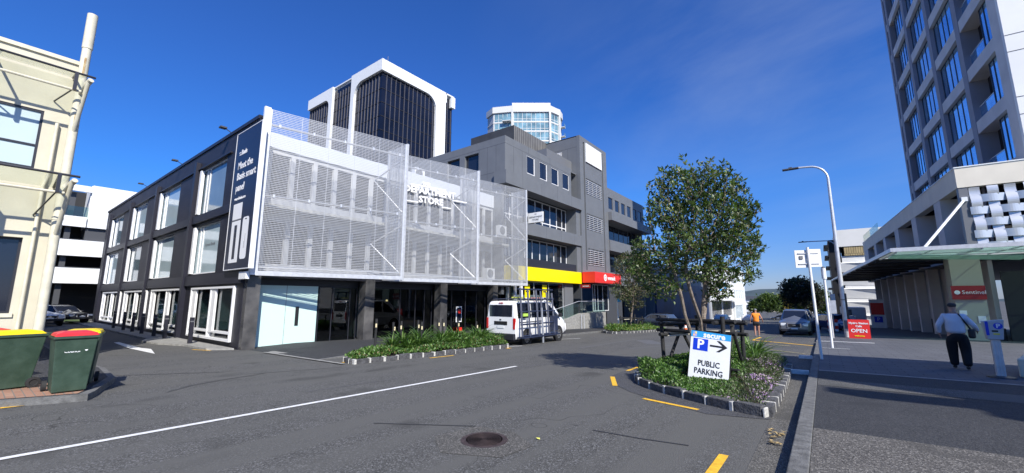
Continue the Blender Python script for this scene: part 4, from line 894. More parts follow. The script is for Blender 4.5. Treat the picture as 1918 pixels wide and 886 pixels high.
# ------------------------------------------------ buildings further down the street
def block(name, label, cat, x0, x1, y0, y1, z1, m, wins=None, face='x', gm=None, base=None):
    t = thing(name, label, cat, G((x0+x1)/2, y0, -.3)); zb = min(g(x0, y0), g(x1, y1), g(x0, y1))-.5
    w = Wall((x1, y0), (0, 1), (1, 0)); W2 = Wall((x0, y0), (1, 0), (0, -1)); ops = wins or []
    mb = MB(); w.skin(mb, 0, y1-y0, zb, z1, ops, th=.3, m=m) if face == 'x' else W2.skin(mb, 0, x1-x0, zb, z1, ops, th=.3, m=m)
    if face == 'x': mb.box((x0, y0, zb), (x1-.3, y0+.3, z1), m); mb.box((x0, y0+.3, z1-.3), (x1-.3, y1, z1-.1), m); mb.box((x0, y1-.3, zb), (x1-.3, y1, z1-.35), m)
    else: mb.box((x0, y0+.3, zb), (x0+.3, y1, z1), m); mb.box((x1-.3, y0+.3, zb), (x1, y1, z1), m); mb.box((x0+.3, y0+.3, z1-.3), (x1-.3, y1, z1-.1), m)
    mb.build('wall', None, t)
    for o_ in ops: (w if face == 'x' else W2).window(t, *o_, d=-.15, cols=max(1, int((o_[1]-o_[0])/1.3)), gm=gm or M_GLD, fw_=.08)
    return t, w, W2
bt, bw, _ = block('showroom', 'low showroom with a dark blue photographic front beyond the grey offices', 'building', -34, -18.6, 57, 92, 6.6, M_GREY, None)
mb = MB(); bw.box(mb, .5, 33.0, -2.4, 4.0, .02, .25, mat('blue_poster', (.012, .02, .055), .5, col2=(.03, .06, .15), vscale=.35)); mb.build('poster_front', None, bt)  # dark blue print, its colour darkened further to stand in for tower shade
mb = MB(); bw.box(mb, 33.2, 34.6, -2.6, 4.6, .02, .5, M_GALV); mb.build('metal_fin', None, bt)
text('lettering', 'homes', 1.4, M_GREYL, frameT(bw.P(22, 2.6, .27), bw.u, bw.n), bt, ext=.01)
bt, bw, _ = block('white_shop', 'white two storey building with dark ground floor shops past the showroom', 'building', -34, -18.6, 93, 119, 7.2, M_WHITE, [(k, k+1.6, 3.0, 5.6) for k in range(1, 24, 3)]+[(1, 12, -2.5, 1.2), (13, 25, -2.5, 1.2)])
mb = MB(); bw.box(mb, 0, 26, 1.3, 1.8, .0, 2.2); mb.build('verandah', M_WHITE, bt)
bt, bw, _ = block('white_office', 'white three storey building at the far end of the left side', 'building', -36, -18.2, 119.5, 139, 9.6, M_WHITE, [(k, k+2.2, 5.6, 8.2) for k in (1, 4.5, 8, 11.5, 15)]+[(k, k+2.2, 1.4, 4.0) for k in (1, 4.5, 8, 11.5, 15)]+[(1, 14, -3.5, 0)], gm=M_GLP)
bsn = thing('street_sign', 'small blue square sign high on the white shop front', 'sign', (-16.5, 98.5, 3)); mb = MB(); mb.box((-17.6, 98, 3.4), (-16.3, 98.2, 5.2), M_BLUSIGN); mb.box((-17.2, 97.99, 3.8), (-16.7, 97.995, 4.8), M_TXTW); mb.build('sign_face', None, bsn); mb = MB(); mb.box((-18.6, 98.05, 4.1), (-17.6, 98.15, 4.3)); mb.build('bracket', M_GREYD, bsn)
# end of street: low white roofed shop, houses, trees
bt, _, w2 = block('low_shop', 'low shop with white flat roof edge across the end of the street', 'building', -52, -26, 158, 175, -.3+2.6, M_GREYL, [(2, 6, -4.5, .6), (8, 12, -4.5, .6), (14, 18, -4.5, .6), (20, 24, -4.5, .6)], face='y')
mb = MB(); w2.box(mb, -1, 27, 2.0, 3.1, -.5, 1.6); mb.build('roof_edge', M_WHITE, bt)
hs = [(-72, 215, 12, 5.4, 'w'), (-50, 225, 14, 6.0, 'g'), (-34, 240, 10, 4.8, 'w'), (-16, 250, 12, 5.8, 'c'), (-4, 235, 10, 4.5, 'w'), (10, 230, 12, 5.5, 'g'), (-90, 300, 30, 8.5, 'g'), (-30, 320, 40, 8.5, 'w'), (30, 310, 26, 8.8, 'g')]
lb = ['white gabled house left of the street end', 'grey gabled house behind the low shop', 'small white house straight down the street', 'cream house behind the far trees', 'white house right of the street end', 'grey house behind the far right trees', 'long grey hall on the left skyline', 'broad low white roofed hall on the skyline', 'grey hall on the skyline behind the leafy tree']
for i, (x, y, wd, h, c) in enumerate(hs):
    zb = g(x, y); t = thing('far_house', lb[i], 'house', (x, y, zb), group='far houses at the end of the street'); mc = {'w': M_WHITE, 'g': M_GREYL, 'c': M_BEIGE}[c]
    mb = MB(); mb.box((x-wd/2, y, zb), (x+wd/2, y+8, zb+h*.7), mc); mb.build('wall', None, t)
    mb = MB(); zr = zb+h*.7; rr_ = zb+h
    mb.add([(x-wd/2-.5, y-.5, zr), (x+wd/2+.5, y-.5, zr), (x+wd/2+.5, y+8.5, zr), (x-wd/2-.5, y+8.5, zr), (x-wd/2+1, y+4, rr_), (x+wd/2-1, y+4, rr_)], [(0, 1, 5, 4), (2, 3, 4, 5), (1, 2, 5), (3, 0, 4), (3, 2, 1, 0)])
    mb.build('roof', M_WHITE if i % 3 != 1 else M_GREYD, t)
    for k in (-.3, 0, .3): mb = MB(); mb.box((x+wd*k-.8, y-.06, zb+h*.25), (x+wd*k+.8, y-.003, zb+h*.5)); mb.build('window', M_GLD, t)
mb = MB(); hx = list(range(-1500, 1501, 60)); hz = [18+14*math.sin(i*.37)+9*math.sin(i*1.13+1) for i in range(len(hx))]
for i in range(len(hx)-1): mb.quad((hx[i], 1450, -6), (hx[i+1], 1450, -6), (hx[i+1], 1750, hz[i+1]), (hx[i], 1750, hz[i]))
tag(mb.build('hills', mat('far_hills', (.05, .075, .08), .9, var=.2, vscale=.01)), kind='structure')
# angular precast building past the hotel
ab = thing('precast_building', 'cream precast building with folded panels beyond the hotel canopy', 'building', (9, 86, -3))
mb = MB(); mb.box((2.6, 86, 10.2), (14, 98, 13.0), M_PRE); mb.build('top_box', None, ab)
M_TIMB = brickmat('timber_panel', (.42, .33, .17), (.48, .38, .2), (.1, .08, .05), .3, 4, .03, vertical='x'); mb = MB(); mb.box((3.6, 86.1, 8.7), (14, 97, 10.18), M_TIMB); mb.build('timber_band', None, ab)
mb = MB(); mb.box((3.2, 86.3, -3), (14, 97, 8.65), M_PRE)
for k in range(5):
    z = 7.6-2.1*k; mb.add([(3.0, 86.25, z), (14, 86.25, z), (14, 85.2, z-.15), (3.0, 86.0, z-.15), (3.0, 86.25, z-1.6), (14, 86.25, z-1.9)], [(0, 1, 2, 3), (3, 2, 5, 4), (0, 3, 4), (1, 5, 2)])
mb.build('folded_panels', M_PRE, ab)
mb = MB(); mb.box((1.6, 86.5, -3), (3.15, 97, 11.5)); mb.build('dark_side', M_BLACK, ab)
mb = MB(); 
for k in range(6): mb.box((1.0, 86.4, 10.5-1.8*k), (1.6, 96, 10.7-1.8*k))
mb.build('balcony_slabs', M_STEELD, ab)
cn2 = thing('site_cabin', 'white container beside the precast building', 'container', (3.6, 76, -2)); mb = MB(); mb.box((2.0, 74, g(3, 74)), (4.6, 80, .5)); mb.build('cabin_body', M_WHITE, cn2, bevel=.05); mb = MB(); mb.box((2.3, 73.96, -1.6), (3.1, 73.99, .2)); mb.build('door', M_GREYL, cn2)
ws = thing('notice_board', 'tall white board with red and blue signs past the hotel colonnade', 'sign', (4.7, 62, -1.8)); mb = MB(); mb.box((4.2, 62, g(4, 62)), (5.5, 62.1, 1.6)); mb.build('board', M_WHITE, ws)
mb = MB(); mb.box((4.3, 61.95, -.1), (5.4, 61.99, 1.2)); mb.build('red_panel', M_RED, ws); mb = MB(); mb.box((4.5, 61.95, -.95), (5.2, 61.99, -.3)); mb.build('blue_panel', M_BLUE, ws); text('lettering', 'P', .55, M_TXTW, frameT((4.85, 61.94, -.62), (1, 0, 0), (0, -1, 0)), ws)

# unseen block, beam and wing added off to the right to cast pavement shadows
nb = thing('shadow_block', 'unseen block added on the right to cast shadows on the pavement', 'building', (15, 11, -.2))
mb = MB(); mb.box((12.0, 5.2, -.6), (18, 11.0, 12.4)); mb.build('wall', M_BEIGE, nb)
mb = MB(); mb.box((8.7, 5.3, 7.7), (11.99, 5.9, 8.2)); mb.build('shadow_beam', M_BEIGE, nb)
mb = MB(); mb.box((12.6, 3.4, -.5), (18, 5.19, 10.1)); mb.build('shadow_wing', M_BEIGE, nb)
# ------------------------------------------------ trees and planting
def leafmat(name, c, rough=.42, under=None, tr=.25):
    m = mat(name, c, rough, spec=.5); n = m.node_tree.nodes; l = m.node_tree.links; b = n['Principled BSDF']
    t = n.new('ShaderNodeTexCoord'); a = n.new('ShaderNodeTexNoise'); a.inputs['Scale'].default_value = 9; l.new(t.outputs['Object'], a.inputs[0])
    r = n.new('ShaderNodeValToRGB'); r.color_ramp.elements[0].position = .35; r.color_ramp.elements[1].position = .65
    r.color_ramp.elements[0].color = (*[v*.65 for v in c], 1); r.color_ramp.elements[1].color = (*[min(1, v*1.4) for v in c], 1); l.new(a.outputs[0], r.inputs[0]); l.new(r.outputs[0], b.inputs['Base Color'])
    tb = n.new('ShaderNodeBsdfTranslucent'); tb.inputs[0].default_value = (c[0]*1.6, c[1]*1.9, c[2]*.7, 1); mx = n.new('ShaderNodeMixShader'); mx.inputs[0].default_value = tr
    l.new(b.outputs[0], mx.inputs[1]); l.new(tb.outputs[0], mx.inputs[2]); l.new(mx.outputs[0], n['Material Output'].inputs[0]); return m
LF = [leafmat('leaf_dark', (.045, .075, .024)), leafmat('leaf_mid', (.085, .13, .036)), leafmat('leaf_light', (.15, .20, .065)), leafmat('leaf_grey', (.15, .17, .10), .6)]
GC = [leafmat('cover_dark', (.035, .08, .015)), leafmat('cover_mid', (.07, .15, .025)), leafmat('cover_light', (.14, .23, .06))]
def leaves_mesh(pos, dirs, length, width, mats, probs, fold=.25, seed=0, droop=0, clump=0):
    # one folded leaf per entry: two triangles over a midrib
    rg = np.random.default_rng(seed); n = len(pos); pos = np.asarray(pos, float); d = np.asarray(dirs, float); d /= np.linalg.norm(d, axis=1)[:, None]+1e-9
    rnd = rg.normal(size=(n, 3))*.45+np.array([0, 0, 1.0]); s = np.cross(d, rnd); s /= np.linalg.norm(s, axis=1)[:, None]+1e-9; nn = np.cross(s, d)
    L_ = (length*rg.uniform(.65, 1.2, n))[:, None]; w = (width*rg.uniform(.75, 1.15, n))[:, None]
    tip = pos+d*L_; tip[:, 2] -= droop*L_[:, 0]; mid = pos+d*L_*.5
    a = mid+s*w/2+nn*w*fold; b = mid-s*w/2+nn*w*fold
    V = np.empty((n*4, 3)); V[0::4] = pos; V[1::4] = a; V[2::4] = tip; V[3::4] = b
    Fc = np.empty((n*2, 3), int); k = np.arange(n)*4; Fc[0::2] = np.stack([k, k+1, k+2], 1); Fc[1::2] = np.stack([k, k+2, k+3], 1)
    if clump: 
        key = np.floor(pos/clump).astype(int); hsh = (key[:, 0]*73856093 ^ key[:, 1]*19349663 ^ key[:, 2]*83492791) & 1023
        base_ = np.searchsorted(np.cumsum(probs), (hsh+.5)/1024.); own = rg.choice(len(mats), n, p=probs); c_ = np.where(rg.uniform(size=n) < .6, np.minimum(base_, len(mats)-1), own); mi = np.repeat(c_, 2)
    else: mi = np.repeat(rg.choice(len(mats), n, p=probs), 2)
    return V, Fc, mi
def np_mesh(name, V, Fc, mi, mats, parent=None, base=None):
    off = np.zeros(3)
    if parent is not None:
        o_ = Vector((0, 0, 0)); p = parent
        while p: o_ += p.location; p = p.parent
        off = np.array(o_)
    elif base is not None: off = np.array(base)
    V = V-off; me = bpy.data.meshes.new(name); me.vertices.add(len(V)); me.vertices.foreach_set('co', V.ravel())
    me.loops.add(Fc.size); me.polygons.add(len(Fc)); me.polygons.foreach_set('loop_start', np.arange(len(Fc))*3); me.loops.foreach_set('vertex_index', Fc.ravel())
    for m in mats: me.materials.append(m)
    me.polygons.foreach_set('material_index', mi.astype(np.int32)); me.update(); me.validate()
    o = bpy.data.objects.new(name, me); COL.objects.link(o)
    if parent is not None: o.parent = parent
    elif base is not None: o.location = base
    return o
def colonize(seeds, attr, step=.11, infl=.9, kill=.2, iters=160, seed=1):
    rg = np.random.default_rng(seed); nodes = [np.array(s, float) for s, _ in seeds]; par = [p for _, p in seeds]; attr = np.array(attr)
    Nn = np.array(nodes); d2 = ((attr[:, None, :]-Nn[None])**2).sum(2); near = d2.argmin(1); nd = d2.min(1)
    for _ in range(iters):
        if not len(attr): break
        act = nd < infl**2
        if not act.any(): infl *= 1.3; continue
        grow = {}
        for i in np.where(act)[0]: grow.setdefault(near[i], []).append(attr[i]-nodes[near[i]])
        n0 = len(nodes)
        for k, vs in grow.items():
            v = sum(x/(np.linalg.norm(x)+1e-6) for x in vs); v /= np.linalg.norm(v)+1e-6; v = v+rg.normal(size=3)*.3; v /= np.linalg.norm(v)+1e-6; v[2] += .05
            nodes.append(nodes[k]+v*step); par.append(k)
        Nn = np.array(nodes[n0:]); d2 = ((attr[:, None, :]-Nn[None])**2).sum(2); m = d2.min(1); better = m < nd
        near = np.where(better, d2.argmin(1)+n0, near); nd = np.where(better, m, nd); keep = nd > kill**2; attr = attr[keep]; near = near[keep]; nd = nd[keep]
        if len(nodes) > 12000: break
    return np.array(nodes), par
def grow_tree(name, label, base, stem_lines, blobs, n_attr, leaf_len, leaf_w, per=7, seed=3, mats=LF, probs=(.46, .38, .09, .07), step=.11, r_tip=.006, maxr=.1, group=None, infl=.9, kill=.2, thr=3, cat='tree', n_exp=.47, spread=.45):
    rg = np.random.default_rng(seed); t = thing(name, label, cat, base, group=group)
    seeds = []; 
    for line in stem_lines:
        prev = None; st_ = 0
        if line[0] == 'from': prev = line[1]; pts = line[2]
        else: pts = line
        for i in range(len(pts)-1):
            a, b = np.array(pts[i], float), np.array(pts[i+1], float); k = max(1, int(np.linalg.norm(b-a)/step))
            for j in range(k):
                if i == 0 and j == 0 and prev is not None: pass
                seeds.append((a+(b-a)*j/k, prev if prev is not None else -1)); prev = len(seeds)-1
    attr = []
    tot = sum(b[3]*b[4]*b[5] for b in blobs)
    for (cx, cy, cz, rx, ry, rz) in blobs:
        k = int(n_attr*rx*ry*rz/tot); v = rg.normal(size=(k, 3)); v /= np.linalg.norm(v, axis=1)[:, None]; v *= (rg.uniform(.15, 1, k)**.42)[:, None]
        attr.append(v*np.array([rx, ry, rz])+np.array([cx, cy, cz]))
    nodes, par = colonize(seeds, np.concatenate(attr), step, infl, kill, seed=seed)
    n = len(nodes); wgt = np.zeros(n); kids = [[] for _ in range(n)]
    for i in range(n):
        if par[i] >= 0: kids[par[i]].append(i)
    for i in range(n-1, -1, -1): 
        wgt[i] = max(1, sum(wgt[k] for k in kids[i]))
    rad = np.minimum(maxr, r_tip*wgt**n_exp)
    tr = MB(); 
    # chains
    for i in range(n):
        starts = kids[i] if (par[i] < 0 or len(kids[i]) > 1) else []
        for k in starts:
            ch = [i, k]
            while len(kids[ch[-1]]) == 1: ch.append(kids[ch[-1]][0])
            rs = [min(rad[i], rad[k]*1.15)]+[rad[c] for c in ch[1:]]
            if rs[0] > .004: tr.tube([nodes[c] for c in ch], [float(max(.003, r)) for r in rs], 7 if rs[0] > .02 else 4, cap=False)
    tr.build('trunk', M_BARK, t, smooth=True)
    tips = [i for i in range(n) if wgt[i] <= thr and i >= len(seeds)]
    hb = np.array(base)
    P_, D_ = [], []
    for i in tips:
        ax = nodes[i]-nodes[par[i]]; ax /= np.linalg.norm(ax)+1e-6; term = len(kids[i]) == 0
        m = per if term else max(1, per//3)
        for k in range(m):
            v = rg.normal(size=3); v /= np.linalg.norm(v); v = v*.9+ax*.6+np.array([0, 0, .35]); P_.append(nodes[i]+rg.normal(size=3)*leaf_len*spread); D_.append(v)
    V, Fc, mi = leaves_mesh(P_, D_, leaf_len, leaf_w, mats, probs, seed=seed, clump=leaf_len*2.5)
    np_mesh('crown', V, Fc, mi, mats, t); return t
def camP(px, py, D): r = ray(px, py); return (r[0]*D, r[1]*D, CH+r[2]*D)
D0 = 10.1
def blob(px, py, rx, ry, rd, D=D0, dd=0):
    c = camP(px, py, D+dd); return (*c, rx/F*D, rd, ry/F*D)
tb = G(-2.62, 11.55, .09); b0 = np.array(tb)
f1 = camP(1318, 600, 10.1); f2 = camP(1306, 560, 10.1); 
st1 = [tuple(b0), camP(1317, 640, 10.1), f1, camP(1318, 570, 10.15), camP(1322, 530, 10.2), camP(1326, 490, 10.25), camP(1320, 440, 10.3)]
k1 = 3
st2 = ['from', 9, [camP(1312, 600, 10.0), camP(1298, 560, 9.8), camP(1286, 520, 9.7), camP(1284, 470, 9.7)]]
st3 = [tuple(b0+np.array([.18, .25, 0])), camP(1300, 640, 10.0), camP(1283, 590, 9.9), camP(1275, 550, 9.8), camP(1262, 505, 9.8), camP(1248, 480, 9.8)]
st4 = ['from', 15, [camP(1324, 560, 10.3), camP(1345, 530, 10.5), camP(1362, 490, 10.7)]]
blobs = [blob(1318, 415, 78, 66, 1.15), blob(1330, 348, 58, 38, .8), blob(1272, 350, 46, 38, .8), blob(1246, 400, 38, 44, .8), blob(1388, 400, 32, 42, .7), blob(1380, 462, 46, 42, .95, dd=.3), blob(1234, 478, 50, 34, .75, dd=-.3), blob(1200, 470, 24, 22, .45, dd=-.3), blob(1222, 512, 34, 26, .6, dd=-.3),
         blob(1300, 492, 58, 40, .95), blob(1350, 512, 46, 26, .8, dd=.2), blob(1262, 530, 22, 22, .45, dd=-.3), blob(1402, 508, 22, 26, .5, dd=.3), blob(1334, 304, 7, 14, .15), blob(1308, 314, 8, 14, .2), blob(1276, 304, 7, 14, .15), blob(1350, 318, 7, 14, .15), blob(1340, 545, 24, 14, .4, dd=.3), blob(1418, 385, 12, 9, .25), blob(1400, 352, 12, 14, .25), blob(1240, 320, 10, 12, .2), blob(1216, 350, 8, 12, .2), blob(1378, 345, 12, 16, .3), blob(1422, 470, 10, 12, .25), blob(1212, 400, 8, 10, .2), blob(1285, 455, 40, 30, .7, dd=-.6), blob(1240, 545, 34, 20, .5, dd=-.3), blob(1345, 548, 26, 18, .45), blob(1195, 500, 26, 24, .45, dd=-.4)]
grow_tree('pohutukawa_tree', 'large multi stemmed broadleaf tree in the black timber frame behind the parking sign', tb, [st1, st2, st3, st4], blobs, 5200,   .12, .055, per=10, seed=5, step=.085, kill=.125, infl=.7, maxr=.105, r_tip=.0048, thr=4, n_exp=.42, spread=.3)
# small street tree in the far bed
D1 = 29.5; tb2 = G(-12.6, 32.5, .08)
def D_of(p): v = Vector(p)-Vector((0, 0, CH)); return v.dot(Vector(fw))
D1 = D_of(tb2)
bl = [blob(1182, 500, 34, 30, 1.3, D=D1), blob(1172, 545, 28, 22, 1.1, D=D1), blob(1205, 530, 26, 28, 1.0, D=D1), blob(1165, 500, 18, 20, .7, D=D1), blob(1190, 570, 18, 12, .6, D=D1)]
grow_tree('street_tree', 'small olive green street tree in the far bed in front of the ramp', tb2, [[tuple(tb2), camP(1183, 590, D1), camP(1186, 565, D1), camP(1186, 530, D1)]], bl, 2600, .17, .07, per=12, seed=8, step=.16, kill=.22, infl=1.4, maxr=.07, r_tip=.01, mats=[leafmat('olive_dark', (.06, .065, .03)), leafmat('olive_mid', (.12, .13, .06)), LF[3], LF[1]], probs=(.4, .35, .15, .1), thr=4)
def far_tree(px, py_base, y_at, w_px, top_px, label, mats, seed, name='far_tree', D=None, leaf=.35, n=700, trunk=.35, group=None):
    p = gp(px, py_base) if D is None else Vector(camP(px, py_base, D)); Dd = D_of(p); h = (py_base-top_px)/F*Dd; w = w_px/F*Dd/2
    c = camP(px, top_px+(py_base-top_px)*(.5-trunk*.3), Dd)
    bl = [(*c, w, w*.8, h*(1-trunk)/2), (c[0]-w*.45, c[1]-w*.2, c[2]-h*.1, w*.55, w*.5, h*.25), (c[0]+w*.4, c[1]+w*.3, c[2]+h*.05, w*.6, w*.5, h*.28)]
    return grow_tree(name, label, tuple(p), [[tuple(p), tuple(p+Vector((.05, .05, h*trunk*.9))), tuple(p+Vector((0, 0, h*.5)))]], bl, n, leaf*1.3, leaf*.75, per=14, seed=seed, spread=.6, step=h*.04, kill=h*.05, infl=h*.4, maxr=h*.025, r_tip=h*.0025, mats=mats, probs=(.45, .35, .2), thr=5, group=group)
PM = [leafmat('dark_plum', (.035, .04, .035)), leafmat('dark_leaf', (.045, .06, .035)), leafmat('bronze_leaf', (.08, .07, .06))]
FM = [LF[0], LF[1], LF[2]]
far_tree(1492, 600, 0, 52, 517, 'dark rounded tree behind the parked silver car', PM, 21, D=58, leaf=.34, n=1100, trunk=.45)
far_tree(1520, 600, 0, 34, 528, 'dark tree half hidden behind the leaning sign post', PM, 22, D=66, leaf=.38, n=600, trunk=.3)
for i, (px, pb, w, tp, lab, D_) in enumerate([(1440, 586, 34, 553, 'green bushy tree left of the jogger at the end of the street', 120), (1463, 584, 26, 556, 'yellow green tree at the end of the street', 125), (1512, 586, 30, 556, 'bright green tree behind the white sign post', 100), (1535, 588, 26, 548, 'dark green tree beside the precast building', 95), (1416, 584, 16, 566, 'small shrub tree in front of the low shop', 130), (1478, 584, 22, 560, 'olive tree behind the dark rounded tree', 130)]):
    far_tree(px, pb, 0, w, tp, lab, FM if i != 1 else [leafmat('yellow_leaf', (.28, .2, .03)), LF[2], LF[1]], 30+i, D=D_, leaf=.6, n=600, trunk=.15, group='trees at the end of the street')
# ground cover
def inside(poly, x, y):
    c = False; j = len(poly)-1
    for i in range(len(poly)):
        if (poly[i][1] > y) != (poly[j][1] > y) and x < (poly[j][0]-poly[i][0])*(y-poly[i][1])/(poly[j][1]-poly[i][1])+poly[i][0]: c = not c
        j = i
    return c
def edge_d(poly, x, y):
    m = 9
    for i in range(len(poly)):
        a = Vector(poly[i-1]); b = Vector(poly[i]); p = Vector((x, y)); t = max(0, min(1, (p-a).dot(b-a)/((b-a).length_squared+1e-9))); m = min(m, (p-(a+(b-a)*t)).length)
    return m
def cover(name, label, poly, n, ll, lw, mats, probs, hmax, cond=None, seed=1, up=.8, cat='ground cover', margin=.08, lump=1.0):
    rg = np.random.default_rng(seed); xs = [p[0] for p in poly]; ys = [p[1] for p in poly]; P_, D_ = [], []
    lumps = [(rg.uniform(min(xs), max(xs)), rg.uniform(min(ys), max(ys)), rg.uniform(.3, .7), rg.uniform(-.10, .16)) for _ in range(40)]
    while len(P_) < n:
        x, y = rg.uniform(min(xs), max(xs)), rg.uniform(min(ys), max(ys))
        if not inside(poly, x, y): continue
        if cond and not cond(x, y, rg): continue
        e = edge_d(poly, x, y)
        if e < margin*rg.uniform(0, 1): continue
        hm = hmax*(.16 if (poly is ISL and -3.0 < x < -1.0 and y < 10.6 and abs(x-(-2.15*(y/10.2))) < .62) else 1); hh_ = hm
        h = hm*min(1, (e+.05)/.35)**.6+(lump if hh_ == hmax else 0)*sum(a*math.exp(-((x-u)**2+(y-v)**2)/r**2) for u, v, r, a in lumps)
        h = max(.06, h); z = h*(rg.uniform(0.1, 1)**.4); out = rg.normal(size=3); out[2] = abs(out[2])*.6+up
        P_.append((x, y, g(x, y)+.08+z)); D_.append(out)
    V, Fc, mi = leaves_mesh(P_, D_, ll, lw, mats, probs, seed=seed); o = np_mesh(name, V, Fc, mi, mats, None, base=tuple(G(poly[0][0], poly[0][1])))
    return tag(o, label, cat, kind='stuff')
big = lambda x, y, r: (x+.47*y*.0) < -1.75+.15*r.normal() or y > 13.5
cover('ground_cover', 'glossy green ground cover in the left of the bed with the parking sign', ISL, 17000, .065, .042, GC, (.4, .4, .2), .26, cond=lambda x, y, r: x < -1.75-.04*(y-9)+.2*r.normal(), seed=2, lump=1.4)
cover('ground_cover', 'greyish green trailing plants in the right of the bed with the parking sign', ISL, 11000, .06, .02, [leafmat('sage', (.07, .10, .04)), leafmat('sage_light', (.13, .15, .075)), LF[0]], (.4, .35, .25), .2, cond=lambda x, y, r: x > -1.95-.04*(y-9)+.2*r.normal(), seed=3)
cover('purple_flowers', 'small purple flowers scattered in the right of the parking sign bed', ISL, 1500, .035, .035, [mat('lilac_petal', (.33, .23, .36), .7), mat('mauve_petal', (.26, .14, .30), .7), mat('dusty_petal', (.40, .32, .34), .7)], (.4, .25, .35), .24, cond=lambda x, y, r: x > -1.75-.03*(y-9)+.2*r.normal() and (math.sin(x*5)+math.sin(y*3.1+1)) > -.1, seed=4, cat='flowers')
cover('ground_cover', 'bright green ground cover in the bed beside the white van', BED1, 11000, .11, .055, GC+[leafmat('dry_cover', (.2, .16, .07))], (.3, .4, .22, .08), .24, seed=5)
cover('ground_cover', 'green and yellowish ground cover in the far bed by the ramp', BED2, 5000, .15, .07, [GC[1], GC[2], leafmat('lime_cover', (.2, .22, .04))], (.4, .35, .25), .22, seed=6)
def strap_plant(name, label, loc, n, L_, w, seed, mats, group=None):
    rg = random.Random(seed); t = None; mb = MB()
    for i in range(n):
        a = rg.uniform(0, 2*math.pi); el = rg.uniform(.75, 1.5); l = L_*rg.uniform(.6, 1.1); d = Vector((math.cos(a), math.sin(a), 0)); s = Vector((-d.y, d.x, 0)); p = d*rg.uniform(0, .08); pts = []; ww = w*rg.uniform(.7, 1.1)
        for k in range(6): pts.append((p.copy(), ww*(1-(k/5)**2.2)*.5+.002)); p = p+(d*math.cos(el)+Vector((0, 0, math.sin(el))))*l/5; el -= rg.uniform(.14, .36)
        vs = []
        for q, h in pts: vs += [q-s*h+Vector((0, 0, h*.5)), q, q+s*h+Vector((0, 0, h*.5))]
        m = rg.choice(mats)
        mb.add(vs, [f for k in range(5) for f in ((3*k, 3*k+1, 3*k+4, 3*k+3), (3*k+1, 3*k+2, 3*k+5, 3*k+4))], m)
    o = mb.build(name, None, base=(0, 0, 0), smooth=True); o.location = loc; return tag(o, label, 'plant', group)
AG = [leafmat('agapanthus_mid', (.07, .14, .03), .4), leafmat('agapanthus_light', (.15, .24, .06), .4), leafmat('agapanthus_dark', (.04, .085, .02), .4)]
rp_ = random.Random(4)
protoA = strap_plant('agapanthus', 'strappy green agapanthus clump in the bed beside the white van', G(-12.4, 10.6, .1), 70, .8, .06, 3, AG, 'strappy clumps in the bed beside the white van')
ys_ = [9.6, 10.1, 10.5, 11.0, 11.5, 12.0, 12.5, 13.0, 13.4, 13.9, 14.3]
for i, y in enumerate(ys_+[v+.25 for v in ys_]):
    c = protoA if i == 0 else protoA.copy()
    if i: COL.objects.link(c)
    x = -12.55+rp_.uniform(-.3, .3) if i < 11 else -11.95+rp_.uniform(-.25, .25); c.location = G(x, y+rp_.uniform(-.15, .15), .14); c.rotation_euler.z = rp_.uniform(0, 6.28); c.scale = [rp_.uniform(1.0, 1.4)]*3
    if i >= 11: c.scale = [.85]*3
    c['label'] = ('tall strappy clump in the back row of the van bed' if i < 11 else 'smaller strappy clump in the front row of the van bed')+(', %s from the left' % ['first', 'second', 'third', 'fourth', 'fifth', 'sixth', 'seventh', 'eighth', 'ninth', 'tenth', 'last'][i % 11])
protoB = strap_plant('flax', 'long strappy flax clump behind the parking sign under the tree', G(-2.2, 13.8, .1), 130, 1.15, .055, 9, [AG[0], AG[2], AG[1]], 'strappy clumps under the large tree')
for i, (x, y, s) in enumerate([(-2.25, 13.3, 1.0), (-1.75, 13.9, .95), (-2.5, 14.3, .95), (-1.55, 12.9, .65), (-2.0, 12.4, .7)]):
    c = protoB if i == 0 else protoB.copy()
    if i: COL.objects.link(c)
    c.location = G(x, y, .12); c.rotation_euler.z = i*1.3; c.scale = [s]*3; c['label'] = ['largest strappy flax clump, directly behind the parking sign', 'flax clump nearest the kerb behind the timber frame', 'flax clump at the far left end of the parking sign bed', 'small strappy clump nearest the kerb in the flower bed', 'small strappy clump under the trunk of the large tree'][i]
protoC = strap_plant('agapanthus', 'strappy green clump in the far bed by the ramp', G(-12.2, 30, .1), 45, .85, .07, 12, AG, 'strappy clumps in the far bed')
for i, (x, y) in enumerate([(-12.3, 28.6), (-11.8, 29.6), (-12.4, 30.6), (-11.8, 31.6), (-12.2, 33.6), (-11.9, 35)]):
    c = protoC if i == 0 else protoC.copy()
    if i: COL.objects.link(c)
    c.location = G(x, y, .12); c.rotation_euler.z = i*2.1; c['label'] = 'strappy green clump in the far bed, %s from the van' % ['first', 'second', 'third', 'fourth', 'fifth', 'sixth'][i]
